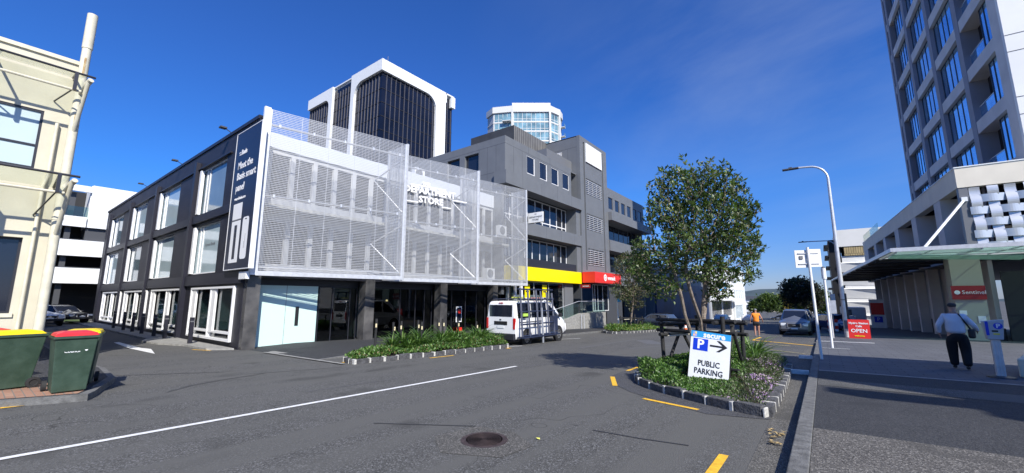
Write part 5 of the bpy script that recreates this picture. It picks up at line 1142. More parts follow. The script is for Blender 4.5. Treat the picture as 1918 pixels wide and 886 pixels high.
# bushes by the ramp
# ------------------------------------------------ timber frames and posts
def tree_guard(name, label, corners, h, rails, strap, lean=.02, r=.05, extra=True):
    t = thing(name, label, 'tree guard', G(*corners[0]))
    for i, (x, y) in enumerate(corners): mb = MB(); mb.tube([G(x, y, -.1), G(x+lean*(i-1.5), y, h+.15*(i % 2))], r, 10); mb.build('post', M_POLE, t, smooth=True)
    for i in range(4):
        a = Vector(corners[i]); b = Vector(corners[(i+1) % 4]); e = (b-a)*.16
        for z in rails:
            mb = MB(); p = a-e; q = b+e; o_ = Vector((0, .0))+Vector((a.y-b.y, b.x-a.x)).normalized()*(r*1.9)*(-1 if i % 2 else -1); mb.tube([G(p.x+o_.x, p.y+o_.y, z+.035*i), G(q.x+o_.x, q.y+o_.y, z+.035*i)], r*.95, 10); mb.build('rail', M_POLE, t, smooth=True)
    for i in (0, 2):
        a = Vector(corners[i]); b = Vector(corners[(i+1) % 4])
        for s in (0, 1):
            p, q = (a, b) if s else (b, a); mb = MB(); mb.tube([G(p.x, p.y+.08*s, .05), G(p.x+(q.x-p.x)*.55, p.y+(q.y-p.y)*.55+.08*s, rails[-1])], r*.85, 8); mb.build('brace', M_POLE, t, smooth=True)
    if strap:
        mb = MB(); 
        for s in strap: mb.tube(s, .022, 6)
        mb.build('tie_strap', mat('canvas_strap', (.6, .56, .45), .8), t)
    return t
cn_ = [(-3.55, 11.5), (-2.95, 12.75), (-1.75, 12.2), (-1.95, 10.75)]
tree_guard('tree_guard', 'black stained timber frame around the large tree', cn_, 1.35, (.18, 1.0, 1.28), [[G(-3.5, 11.5, .95), G(-2.6, 11.5, 1.05), G(-1.95, 10.8, 1.12)], [G(-3.5, 11.55, 1.02), G(-2.5, 11.75, 1.1), G(-1.8, 12.15, 1.1)]])
tree_guard('tree_guard', 'small black timber frame around the far street tree', [(-13.0, 31.6), (-12.9, 33.3), (-12.0, 33.6), (-12.0, 31.9)], 1.2, (.95,), [[G(-13, 31.7, .9), G(-12.6, 32.5, .95), G(-12.0, 31.9, .9)]], r=.045)
po = None
for i, (px, yb, h) in enumerate(((703, 650, 1.3), (738, 650, 1.15), (750, 650, 1.2), (783, 650, 1.2), (789, 650, 1.15), (821, 645, 1.25), (830, 645, 1.25), (858, 645, 1.2), (893, 645, 1.1))):
    q = onx(px, 620, -13.0 if i % 2 else -12.75); x, y = q.x, q.y
    t = thing('marker_post', 'thin black reflector post, %s from the left along the bed by the van' % ('first', 'second', 'third', 'fourth', 'fifth', 'sixth', 'seventh', 'eighth', 'last')[i], 'post', G(x, y), group='thin black posts along the bed by the van')
    mb = MB(); mb.tube([(0, 0, 0), (random.uniform(-.03, .03), random.uniform(-.03, .03), h)], .042, 8); mb.build('shaft', M_POLE, t, local=True, smooth=True)
    mb = MB(); mb.box((.035, -.035, h-.3), (.055, .02, h-.17)); mb.build('reflector', mat('reflector', (.75, .65, .4), .3), t, local=True)
for i, px in enumerate((360, 312, 291, 268, 250, 233, 214)):
    q = ony(px, 600, 6.05); t = thing('bollard', ('nearest black bollard, under the corner window of the side wall', 'second nearest black bollard along the side wall', 'third black bollard from the store corner', 'middle one of the seven black side wall bollards', 'third farthest black bollard along the side wall', 'second farthest black bollard along the side wall', 'farthest black bollard along the side wall')[i], 'bollard', G(q.x, 6.05, .05), group='bollards along the black side wall')
    mb = MB(); mb.box((-.075, -.075, -.1), (.075, .075, 1.15)); mb.build('post', M_DARKP, t, local=True, bevel=.01)
    mb = MB(); mb.box((-.078, -.078, .95), (.078, .078, 1.0)); mb.build('band', M_GREYL, t, local=True)

# ------------------------------------------------ signs, lamps, meter, bins
t = thing('parking_sign', 'white and blue A-frame board reading secure P PUBLIC PARKING in the planted bed', 'sign', (-2.25, 10.35, g(-2.25, 10.35)+.12))
c0 = Vector((-2.72, 10.62, g(-2.7, 10.6)+.10)); c1 = Vector((-1.92, 10.02, g(-1.9, 10)+.10)); du = (c1-c0); 
SC_ = .93
top0 = Vector(camP(1308, 628, D_of(c0)+.08)); top1 = Vector(camP(1366, 638, D_of(c1)+.08)); bl_ = Vector(camP(1294, 706, D_of(c0))); br_ = Vector(camP(1356, 728, D_of(c1)))
Ds = 8.95; bc = Vector(camP(1325, 716, Ds)); un0 = Vector((.06, -1, 0)).normalized(); ux0 = Vector((0, 0, 1)).cross(un0).normalized() * 1
ux0 = Vector((-un0.y, un0.x, 0)); ux0 = ux0 if ux0.x > 0 else -ux0
up0 = (Vector((0, 0, 1))-un0*.20).normalized(); un = ux0.cross(up0).normalized(); Rr = Matrix.Rotation(R(-6), 3, un); ux = Rr @ ux0; uy = Rr @ up0
Wd = .82; Hh = 1.10; bl_ = bc-ux*Wd/2
SM = Matrix(((ux.x, uy.x, un.x, bl_.x), (ux.y, uy.y, un.y, bl_.y), (ux.z, uy.z, un.z, bl_.z), (0, 0, 0, 1)))
def SB(a0, a1, b0, b1, d0, d1, m): mb = MB(SM); mb.box((a0*Wd, b0*Hh, d0), (a1*Wd, b1*Hh, d1)); return mb
t['label'] = t['label']
o = SB(0, 1, 0, 1, -.02, 0, None).build('front_board', M_WHITE, t)
SB(.0, 1.0, .865, .99, .0005, .004, None).build('blue_header', M_BLUSIGN, t); SB(0.0, 1, .99, 1.0, -.021, .006, None).build('top_trim', M_BLACK, t)
mb = MB(SM); mb.box((.0*Wd, .0, -.035), (Wd, Hh, -.021)); mb.build('board_edge', M_BLACK, t)
bk = MB(); off_ = Vector((-.5*un.x*-1, 0, 0)); b_n = Vector((un.x, un.y, 0)).normalized()*-.42; tl = SM @ Vector((0, Hh, -.04)); tr_ = SM @ Vector((Wd, Hh, -.04)); blw = SM @ Vector((0, 0, -.04))+b_n; brw = SM @ Vector((Wd, 0, -.04))+b_n
vs = [tl, tr_, brw, blw]; bk.add(vs+[v+b_n*.05 for v in vs], [(0, 1, 2, 3), (7, 6, 5, 4), (0, 4, 5, 1), (1, 5, 6, 2), (2, 6, 7, 3), (3, 7, 4, 0)]); 
bk.add([SM @ Vector((Wd, Hh, -.036)), SM @ Vector((Wd, 0.0, -.036)), brw, SM @ Vector((Wd-.01, Hh, -.05)), SM @ Vector((Wd-.01, 0, -.05)), brw-ux*.01], [(0, 1, 2), (5, 4, 3)]); bk.build('rear_board', M_BLACK, t)
SB(.07, .45, .60, .84, .0005, .004, None).build('parking_square', M_BLUE, t)
def ST(s_, a, b, size, m, d=.005, **k): return text('lettering', s_, size*Hh, m, SM @ Matrix.Translation((a*Wd, b*Hh, d)), t, ext=.001, **k)
ST('secure', .59, .925, .16, M_TXTW, bold=.006, sx=.95); ST('P', .26, .72, .26, M_TXTW, d=.006, bold=.008)
ST('PUBLIC', .5, .35, .155, M_TXTK, bold=.003, sx=.82); ST('PARKING', .5, .19, .155, M_TXTK, bold=.003, sx=.82)
for (a, b, c_) in ((.05, .9, (.9, .5, .3)), (.1, .9, (.5, .4, .8)), (.05, .95, (.3, .4, .9)), (.1, .95, (.9, .7, .2))): SB(a, a+.045, b-.022, b+.022, .0045, .006, None).build('logo_tile', mat('tile%d' % int(a*1000+b*100), c_, .4), t)
mb = MB(SM); X = lambda a, b: (a*Wd, b*Hh, .005)
mb.quad(X(.5, .71), X(.84, .71), X(.84, .745), X(.5, .745)); mb.quad(X(.93, .728), X(.74, .62), X(.66, .62), X(.84, .728)); mb.quad(X(.84, .728), X(.66, .84), X(.74, .84), X(.93, .728)); mb.build('arrow', M_TXTK, t)

t = thing('sandwich_board', 'red pavement sandwich board reading OPEN at the foot of the lamp post', 'sign', G(1.5, 31.2, RFP)); sb = Wall((1.05, 31.0), (1, -.1), (-.1, -1)); z0 = g(1.5, 31)+RFP
fl = []
mb = MB(); mb.add([sb.P(0, z0, .18), sb.P(.95, z0, .18), sb.P(.95, z0+1.05, 0), sb.P(0, z0+1.05, 0), sb.P(0, z0, .15), sb.P(.95, z0, .15), sb.P(.95, z0+1.05, -.03), sb.P(0, z0+1.05, -.03)], [(0, 1, 2, 3), (7, 6, 5, 4), (0, 4, 5, 1), (1, 5, 6, 2), (2, 6, 7, 3), (3, 7, 4, 0)]); mb.build('front_panel', M_RED, t)
mb = MB(); mb.add([sb.P(0, z0, -.25), sb.P(.95, z0, -.25), sb.P(.95, z0+1.05, -.03), sb.P(0, z0+1.05, -.03), sb.P(0, z0, -.28), sb.P(.95, z0, -.28), sb.P(.95, z0+1.05, -.06), sb.P(0, z0+1.05, -.06)], [(3, 2, 1, 0), (4, 5, 6, 7), (0, 4, 7, 3), (1, 2, 6, 5), (2, 3, 7, 6), (0, 1, 5, 4)]); mb.build('rear_panel', M_RED, t)
nn_ = (sb.n+Vector((0, 0, .17))).normalized()
for s_, z, sz, m in (('Hydro Station', .85, .15, M_TXTW), ('Cafe', .68, .15, M_TXTW), ('OPEN', .42, .28, M_TXTW), ('welcome', .15, .12, M_YEL)): text('lettering', s_, sz, m, frameT(sb.P(.475, z0+z, .19-.171*z), sb.u, nn_), t, bold=.004)

def lamp(name, label, x, y, H, arm, tz):
    t = thing(name, label, 'street lamp', G(x, y, RFP)); z = g(x, y)+RFP
    mb = MB(); mb.tube([(x, y, z), (x, y, z+H*.52), (x-.0, y, z+H-.9)], [.135, .105, .075], 12); pts = [(x, y, z+H-.9)]
    for k in range(1, 9): a = R(k*90/8); pts.append((x-.95+.95*math.cos(a), y, z+H-.9+.95*math.sin(a)))
    pts.append((x-arm+.4, y, z+H+.10)); mb.tube(pts, [.075]+[.06]*9, 10); mb.build('pole', M_GALV, t, smooth=True)
    mb = MB(); mb.tube([(x, y, z+2.2), (x, y, z+2.25)], .14, 12); mb.box((x-.09, y-.15, z+.5), (x+.09, y-.12, z+1.0)); mb.build('pole_band', M_GREYL, t)
    mb = MB(); mb.box((x-arm-.45, y-.16, z+H+.04), (x-arm+.45, y+.16, z+H+.13)); mb.box((x-arm-.1, y-.05, z+H+.13), (x-arm+.1, y+.05, z+H+.22)); mb.build('lamp_head', M_GREYD, t, bevel=.02)
    mb = MB(); mb.tube([(x+.14, y-.05, z), (x+.13, y-.05, z+2.6)], .055, 8); mb.build('cable_duct', M_STEELD, t)
    return t
lamp('street_lamp', 'tall galvanised street lamp with curved arm beside the red OPEN board', 1.0, 32, 10.75, 1.9, 0)
lamp('street_lamp', 'farther street lamp showing only its thin arm behind the first lamp pole', 1.9, 62, 10.2, 3.2, 0)
t = thing('sign_post', 'tall white post carrying a sign seen from behind, leaning at the kerb', 'sign post', G(-.19, 16.6, RFP)); zz = g(-.19, 16.6)+RFP
mb = MB(); mb.tube([(-.19, 16.6, zz), (-.24, 16.6, 3.35)], .04, 12); mb.build('post', M_WHITE, t, smooth=True)
q = Matrix.Translation((-.24, 16.62, 2.98)) @ Matrix.Rotation(R(24), 4, 'Z')
mb = MB(q); mb.box((-.38, .03, -.30), (-.005, .06, .28)); mb.box((-.0, .02, -.28), (.38, .05, .31)) ; mb.build('sign_plate', M_WHITE, t)
mb = MB(q); mb.box((-.30, -.0, -.19), (.3, .019, -.16)); mb.box((-.3, -.0, .16), (.3, .019, .19)); mb.build('bracket', M_GALV, t)
mb = MB(q); mb.box((-.26, .0, -.02), (-.16, .029, .09)); mb.build('sticker', M_GREYL, t)
t = thing('sensor_post', 'slim white post with a cylindrical head standing on the paving', 'post', G(.15, 21.9, RFP)); zz = g(.15, 21.9)+RFP
mb = MB(); mb.tube([(.15, 21.9, zz), (.15, 21.9, 2.55)], .045, 12); mb.build('post', M_WHITE, t, smooth=True); mb = MB(); mb.tube([(.15, 21.9, 2.5), (.15, 21.9, 2.95)], .085, 12); mb.build('sensor_head', M_WHITE, t, smooth=True); mb = MB(); mb.tube([(.15, 21.9, 2.95), (.15, 21.9, 3.02)], .06, 12); mb.build('cap', M_GREYL, t)
for (x, y, h, lab, c_) in ((.3, 30, 2.4, 'grey sign post behind the slim white post', M_GALV), (.6, 45, 3.4, 'far grey post beyond the parked cars', M_GALV), (-13.9, 33.2, 3.25, 'white post with a small blue sign beside the ramp', M_WHITE)):
    t = thing('sign_post', lab, 'sign post', G(x, y)); z = g(x, y); mb = MB(); mb.tube([(x, y, z), (x, y, z+h)], .05, 8); mb.build('post', c_, t); mb = MB(); mb.box((x-.03, y-.04, z+h-.9), (x+.30, y-.015, z+h-.15)); mb.build('sign_plate', M_BLUSIGN if x < 0 else M_GALV, t)
for k, x in enumerate((.25, .7)):
    t = thing('road_cone', ('left red and white striped barrier post beyond the slim white post', 'right red and white striped barrier post beyond the slim white post')[k], 'barrier', G(x, 41, RFP), group='striped barrier posts'); z = g(x, 41)+RFP
    mb = MB(); 
    for j in range(4): mb.tube([(x, 41, z+.25*j), (x, 41, z+.25*j+.25)], .11, 10, M_RED if j % 2 else M_WHITE)
    mb.build('striped_tube', None, t); mb = MB(); mb.box((x-.2, 40.8, z), (x+.2, 41.2, z+.08)); mb.build('foot', M_BLKP, t)
# parking meter
mx_, my_ = 3.16, 14.7; t = thing('parking_meter', 'grey parking meter on a ribbed leaning post with a round blue P', 'parking meter', G(mx_, my_, RFP)); z = g(mx_, my_)+RFP
fac_ = math.atan2(-my_, -mx_)+math.pi/2
Q = Matrix.Translation((mx_, my_, z)) @ Matrix.Rotation(fac_+.18, 4, 'Z')
mb = MB(Q); mb.lathe([(.24, 0), (.23, .03), (.12, .05)], 20); mb.build('base_plate', M_STEELD, t)
mb = MB(Q); mb.box((-.075, -.05, .04), (.075, .05, .88))
for k in (-.05, 0, .05): mb.box((k-.01, -.065, .04), (k+.01, -.05, .88))
mb.build('ribbed_post', M_GALV, t, bevel=.006)
mb = MB(Q); mb.prism([(-.13, .0), (-.17, .42), (.17, .47), (.12, .0)], -.10, .12, T=Matrix.Translation((0, 0, .87)) @ Matrix.Rotation(R(90), 4, 'X')); mb.build('head', mat('meter_grey', (.46, .47, .48), .4), t, bevel=.02)
def mface(a0, a1, b0, b1, m, nm, d=-.122): mb = MB(Q); mb.box((a0, d-.004, .87+b0), (a1, d, .87+b1)); mb.build(nm, m, t)
mface(-.14, -.09, .1, .42, M_BLUE, 'blue_stripe'); mface(-.03, .07, .12, .15, M_YEL, 'yellow_label'); mface(-.05, .05, .18, .22, M_BLACK, 'card_slot')
mb = MB(Q); mb.lathe([(.075, 0), (.075, .004)], 24, T=Matrix.Translation((.06, -.122, .87+.32)) @ Matrix.Rotation(R(90), 4, 'X')); mb.build('blue_disc', M_BLUE, t)
text('lettering', 'P', .13, M_TXTW, Q @ Matrix.Translation((.06, -.128, .87+.32)) @ Matrix.Rotation(R(90), 4, 'X'), t, bold=.004)
t = thing('low_planter', 'cream concrete planter edge at the far right of the pavement', 'planter', G(4.2, 15.2, RFP)); z = g(4.2, 15.2)+RFP
mb = MB(); mb.prism([(3.52, 15.05), (5.4, 14.3), (6.0, 16.0), (4.1, 16.8)], z, z+.42); mb.build('planter_wall', M_CREAMP, t, bevel=.03); mb = MB(); mb.prism([(3.75, 15.15), (5.3, 14.5), (5.8, 15.9), (4.2, 16.6)], z+.35, z+.425); mb.build('planter_soil', MT['soil'], t)
# bins
M_BING = mat('bin_green', (.024, .050, .031), .5, col2=(.045, .080, .055), vscale=5, bump=.15, bscale=18)
def bin_(label, loc, rz, lid, wheels=True, s=1.0):
    t = thing('wheelie_bin', label, 'wheelie bin', loc, rz)
    def ring(z, w, d, y0=0): return [(-w, -d+y0, z), (w, -d+y0, z), (w, d+y0, z), (-w, d+y0, z)]
    mb = MB(); A = ring(.03, .22, .25, -.03); B = ring(.97, .275, .345); C_ = ring(.97, .30, .375); E_ = ring(1.02, .30, .375)
    vs = A+B+C_+E_; fs = [(3, 2, 1, 0)]+[(k*4+i, k*4+(i+1) % 4, k*4+4+(i+1) % 4, k*4+4+i) for k in range(3) for i in range(4)]; mb.add(vs, fs); mb.build('body', M_BING, t, local=True, bevel=.028)
    mb = MB(); mb.add(ring(1.022, .285, .36, -.02)+ring(1.075, .26, .30, -.02)+ring(1.10, .16, .18, -.02), [(k*4+i, k*4+(i+1) % 4, k*4+4+(i+1) % 4, k*4+4+i) for k in range(2) for i in range(4)]+[(8, 9, 10, 11)]); mb.build('lid', lid, t, local=True, bevel=.02)
    mb = MB(); mb.tube([(-.26, .44, 1.0), (.26, .44, 1.0)], .018, 8); mb.box((-.26, .36, .97), (-.22, .45, 1.02)); mb.box((.22, .36, .97), (.26, .45, 1.02)); mb.build('handle', M_BING, t, local=True)
    for sx_ in (-1, 1):
        mb = MB(); Tm = Matrix.Translation((sx_*.27, .26, .10)) @ Matrix.Rotation(R(90)*sx_, 4, 'Y'); mb.lathe([(.06, -.03), (.10, -.03), (.10, .03), (.06, .035), (.05, .02)], 20, T=Tm); mb.build('wheel', M_RUBBER, t, local=True)
    mb = MB(); mb.tube([(-.26, .26, .10), (.26, .26, .10)], .012, 6); mb.build('axle', M_BLKP, t, local=True)
    return t
pB = gp(123, 737, .12); aB = math.atan2(pB.y, pB.x)-math.pi/2
fdir = lambda a: Vector((-math.sin(a), math.cos(a)))
cB = pB+Vector((*fdir(aB), 0))*.32
M_LIDY = mat('yellow_lid', (.82, .58, .0), .45, var=.08); M_LIDR = mat('red_lid', (.62, .03, .035), .45, var=.15, vscale=8)
b1_ = bin_('green wheelie bin with a red lid and white council lettering', (cB.x, cB.y, g(cB.x, cB.y)+.12), aB+.12, M_LIDR)
TB = Matrix.Translation((-.02, -.322, .80)) @ Matrix.Rotation(R(90-5.5), 4, 'X')
text('lettering', 'Auckland', .085, M_TXTW, TB, b1_, local=True, bold=.0015); text('lettering', 'Council', .065, M_TXTW, TB @ Matrix.Translation((-.02, -.055, -.002)), b1_, local=True, bold=.001)
mb = MB(); mb.lathe([(.03, 0), (.03, .003)], 16, T=TB @ Matrix.Translation((.15, .02, 0))); mb.lathe([(.02, .0), (.02, .005)], 12, T=TB @ Matrix.Translation((.16, -.04, 0))); mb.build('council_emblem', M_TXTW, b1_, local=True)
pA = gp(38, 729, .12); aA = math.atan2(pA.y, pA.x)-math.pi/2+R(70); cA = Vector((pA.x, pA.y, 0))+Vector((-.86, -.50, 0)).normalized()*.30
b2r = 1
b2_ = bin_('green wheelie bin with a yellow lid, seen side on at the left edge', (cA.x, cA.y, g(cA.x, cA.y)+.12), math.atan2(pA.y, pA.x)-math.pi/2-R(78), M_LIDY)
for k in range(3):
    mb = MB(); Tk = Matrix.Translation((.274, -.12+.085*k, .76)) @ Matrix.Rotation(R(90), 4, 'Z') @ Matrix.Rotation(R(90-3), 4, 'X')
    for (a0, a1, c0_, c1_) in ((-.035, .035, .06, .075), (-.035, .035, -.075, -.06), (-.04, -.026, -.075, .075), (.026, .04, -.075, .075)): mb.box((a0, c0_, 0), (a1, c1_, .006))
    mb.build('stencil_mark', M_TXTW, b2_, local=True)
d_ = Vector((pB.x, pB.y, 0)).normalized()
c3 = cB+d_*.80+Vector((-.02, .12, 0)); b3_ = bin_('green wheelie bin with a yellow lid behind the red lidded bin', (c3.x, c3.y, g(c3.x, c3.y)+.12), aB-.1, M_LIDY)
c4 = Vector((cA.x, cA.y, 0))+d_*.9+Vector((-.55, -.45, 0)); b4_ = bin_('green wheelie bin with a red lid mostly hidden behind the leftmost bin', (c4.x, c4.y, g(c4.x, c4.y)+.12), aB+.3, M_LIDR)

# ------------------------------------------------ vehicles
def wheel(t, x, y, r, w, side, rimr=.62):
    T = Matrix.Translation((x, y, r)) @ Matrix.Rotation(R(90)*side, 4, 'Y'); mb = MB()
    mb.lathe([(r*.6, -w/2), (r*.94, -w/2), (r, -w/2+.03), (r, w/2-.03), (r*.94, w/2), (r*rimr, w/2), (r*rimr, w/2-.04)], 28, T=T); ty = mb.build('tyre', M_RUBBER, t, local=True, smooth=True)
    mb = MB(); mb.lathe([(r*rimr, w/2-.03), (r*rimr, w/2-.005), (r*rimr*.9, w/2-.005), (r*rimr*.88, w/2-.05), (.05, w/2-.05)], 24, T=T)
    for k in range(6): mb.box((-r*rimr*.92, -.03, w/2-.05), (0, .03, w/2-.008), T=T @ Matrix.Rotation(k*math.pi/3, 4, 'Z'))
    mb.lathe([(.06, w/2-.05), (.05, w/2)], 12, T=T); mb.build('rim', M_ALLOY, ty, local=True)
def vehicle(name, label, cat, loc, rz, S_, wheels, r, glass, paint, screens, group=None, trim=None):
    t = thing(name, label, cat, loc, rz, group); prof = []
    for (y, zb, hw, zs, zt, ht) in S_:
        rp = [(0, zb), (hw*.9, zb), (hw, zb+.12), (hw*1.0, zb+(zs-zb)*.62), (hw*.975, zs), (ht, zt-.05), (ht*.88, zt-.008), (0, zt+.012)]
        prof.append([(x, y, z) for x, z in rp]+[(-x, y, z) for x, z in rp[-2:0:-1]])
    n = len(prof[0]); mb = MB(); mb.add([p for s in prof for p in s], [(i*n+k, i*n+(k+1) % n, (i+1)*n+(k+1) % n, (i+1)*n+k) for i in range(len(prof)-1) for k in range(n)]+[tuple(range(n)), tuple(range(len(prof)*n-1, (len(prof)-1)*n-1, -1))])
    body = mb.build('body', paint, t, local=True, bevel=.02, smooth=True)
    for (y0, y1, a0, a1) in glass:         # side windows between y0,y1, fractions of the upper side
        for sx_ in (-1, 1):
            def pt(y, f):
                for i in range(len(S_)-1):
                    if S_[i][0] <= y <= S_[i+1][0]: k = (y-S_[i][0])/(S_[i+1][0]-S_[i][0]); s = [S_[i][j]+(S_[i+1][j]-S_[i][j])*k for j in range(6)]; break
                x = s[2]*.975*(1-f)+s[5]*f; z = s[3]*(1-f)+(s[4]-.05)*f; return Vector((sx_*(x+.008), y, z+.002))
            mb = MB(); q = [pt(y0, a0), pt(y1, a0), pt(y1-(.0), a1 if not isinstance(a1, tuple) else a1[1]), pt(y0, a1 if not isinstance(a1, tuple) else a1[0])]
            mb.add(q+[p-Vector((sx_*.006, 0, 0)) for p in q], [(0, 1, 2, 3), (7, 6, 5, 4), (0, 4, 5, 1), (1, 5, 6, 2), (2, 6, 7, 3), (3, 7, 4, 0)]); mb.build('side_window', M_GLD, t, local=True)
    for (nm, y0, z0, w0, y1, z1, w1) in screens:
        nrm = Vector((0, z1-z0, -(y1-y0))).normalized(); nrm = nrm if (nrm.z > 0 or abs(nrm.z) < .2 and (nrm.y > 0) == (y0 > 0)) else -nrm
        q = [Vector((-w0, y0, z0)), Vector((w0, y0, z0)), Vector((w1, y1, z1)), Vector((-w1, y1, z1))]; q = [p+nrm*.012 for p in q]
        mb = MB(); mb.add(q+[p-nrm*.01 for p in q], [(0, 1, 2, 3), (7, 6, 5, 4), (0, 4, 5, 1), (1, 5, 6, 2), (2, 6, 7, 3), (3, 7, 4, 0)]); mb.build(nm, M_GLD, t, local=True)
    hw = max(s[2] for s in S_)
    for (y) in wheels:
        for sx_ in (-1, 1):
            T = Matrix.Translation((sx_*(hw-.09), y, r)) @ Matrix.Rotation(R(90)*sx_, 4, 'Y'); mb = MB(); mb.lathe([(r+.07, 0), (r+.07, .097)], 28, T=T); mb.build('wheel_arch', trim or M_BLACK, t, local=True)
            wheel(t, sx_*(hw-.085), y, r, .21, sx_)
    return t
def part(t, name, m, a, b, T=None, bev=0): mb = MB(); mb.box(a, b, T=T); return mb.build(name, m, t, local=True, bevel=bev)
M_VANW = mat('van_white', (.80, .80, .79), .25, coat=.6)
van = vehicle('white_van', 'white van parked at the kerb with a glass carrier rack on its side', 'van', G(-12.3, 17.75), 0,
    [(-2.34, .42, .82, 1.12, 1.30, .80), (-2.30, .34, .845, 1.14, 1.88, .74), (-2.22, .3, .85, 1.15, 1.97, .73), (-1.0, .3, .85, 1.15, 1.99, .73), (.55, .3, .85, 1.13, 1.98, .73), (1.0, .3, .85, 1.10, 1.93, .71), (1.75, .3, .85, 1.05, 1.30, .72), (2.05, .32, .83, .98, 1.08, .70), (2.3, .38, .76, .80, .86, .62)],
    (-1.45, 1.42), .34, [(-2.1, -1.05, .08, .92), (-1.0, .35, .08, .92), (.5, 1.52, .06, (.92, .55))], M_VANW, [('windscreen', 1.73, 1.34, .68, 1.05, 1.88, .64)])
van.scale = (1.03, 1.03, 1.06)
part(van, 'rear_window', M_GLD, (-.66, -2.345, 1.28), (.66, -2.318, 1.80)); part(van, 'tail_light', mat('tail_red', (.5, .01, .01), .2), (.73, -2.36, .75), (.83, -2.28, 1.22)); part(van, 'tail_light', MT['tail_red'], (-.83, -2.36, .75), (-.73, -2.28, 1.22))
part(van, 'rear_bumper', M_STEELD, (-.84, -2.46, .28), (.84, -2.30, .56), bev=.03); part(van, 'plate_recess', M_BLACK, (-.38, -2.352, .92), (.38, -2.33, 1.08)); pl_ = part(van, 'number_plate', M_WHITE, (-.2, -2.362, .78), (.2, -2.353, .9)); part(van, 'badge', M_CHROME, (-.05, -2.36, 1.13), (.05, -2.33, 1.19)); part(van, 'brake_light', MT['tail_red'], (-.12, -2.33, 1.87), (.12, -2.30, 1.91))
part(van, 'slide_rail', M_GREYD, (.852, -2.0, 1.02), (.866, -.2, 1.05)); part(van, 'door_seam', M_GREYL, (.8515, -1.03, .42), (.8535, -1.018, 1.9)); part(van, 'fuel_flap', M_GREYL, (.8515, -.9, .8), (.853, -.72, .98)); part(van, 'side_sill', M_STEELD, (.80, -1.1, .24), (.87, 1.05, .4)); part(van, 'front_bumper', M_STEELD, (-.72, 2.2, .3), (.72, 2.36, .52), bev=.02)
part(van, 'mirror', M_BLKP, (.84, 1.42, 1.16), (1.02, 1.52, 1.36), bev=.02); part(van, 'mirror', M_BLKP, (-1.02, 1.42, 1.16), (-.84, 1.52, 1.36), bev=.02)
part(van, 'door_handle', M_BLKP, (.853, .62, 1.0), (.872, .8, 1.03)); part(van, 'door_seam', M_GREYL, (.8515, .44, .42), (.8535, .455, 1.9)); part(van, 'hatch_seam', M_GREYL, (-.78, -2.338, .62), (.78, -2.334, .635))
rk = MB(); M_RACK = mat('navy_rack', (.02, .028, .06), .45)
for i, y in enumerate((-2.05, -1.45, -.75, -.35, .2, .7)): rk.tube([(1.12, y-.12, .42), (.86, y+.06, 2.55-.04*i)], .055, 4)
for z, xo in ((.45, 1.12), (.95, 1.06), (1.5, .99), (2.05, .92), (2.5, .87)): rk.tube([(xo, -2.2, z), (xo, .85, z)], .036, 4)
rk.box((.86, -2.2, .36), (1.2, .95, .42)); rk.tube([(-.8, -1.9, 2.05), (.87, -1.9, 2.1)], .02, 4); rk.tube([(-.8, .3, 2.05), (.87, .3, 2.1)], .02, 4); rk_ = rk.build('glass_rack', M_RACK, van, local=True)
part(van, 'rack_box', M_RACK, (.88, .55, .55), (1.1, .95, 1.25)); part(van, 'rack_leg', mat('grey_leg', (.3, .32, .36), .5), (1.12, -.55, .1), (1.18, -.48, 1.7), T=Matrix.Rotation(R(4), 4, 'X'))
for (a, b, c_) in ((-1.9, 2.12, (.55, .6, .1)), (-.3, 2.1, (.55, .25, .2)), (.2, 2.1, (.5, .5, .55))): part(van, 'rack_clamp', mat('clamp%d' % int(b*100+a*10), c_, .5), (.3, a, b-.06), (.7, a+.35, b+.04))
part(van, 'rack_clamp', mat('lime_clamp', (.45, .7, .1), .5), (.98, -1.95, 1.3), (1.03, -1.6, 1.42))
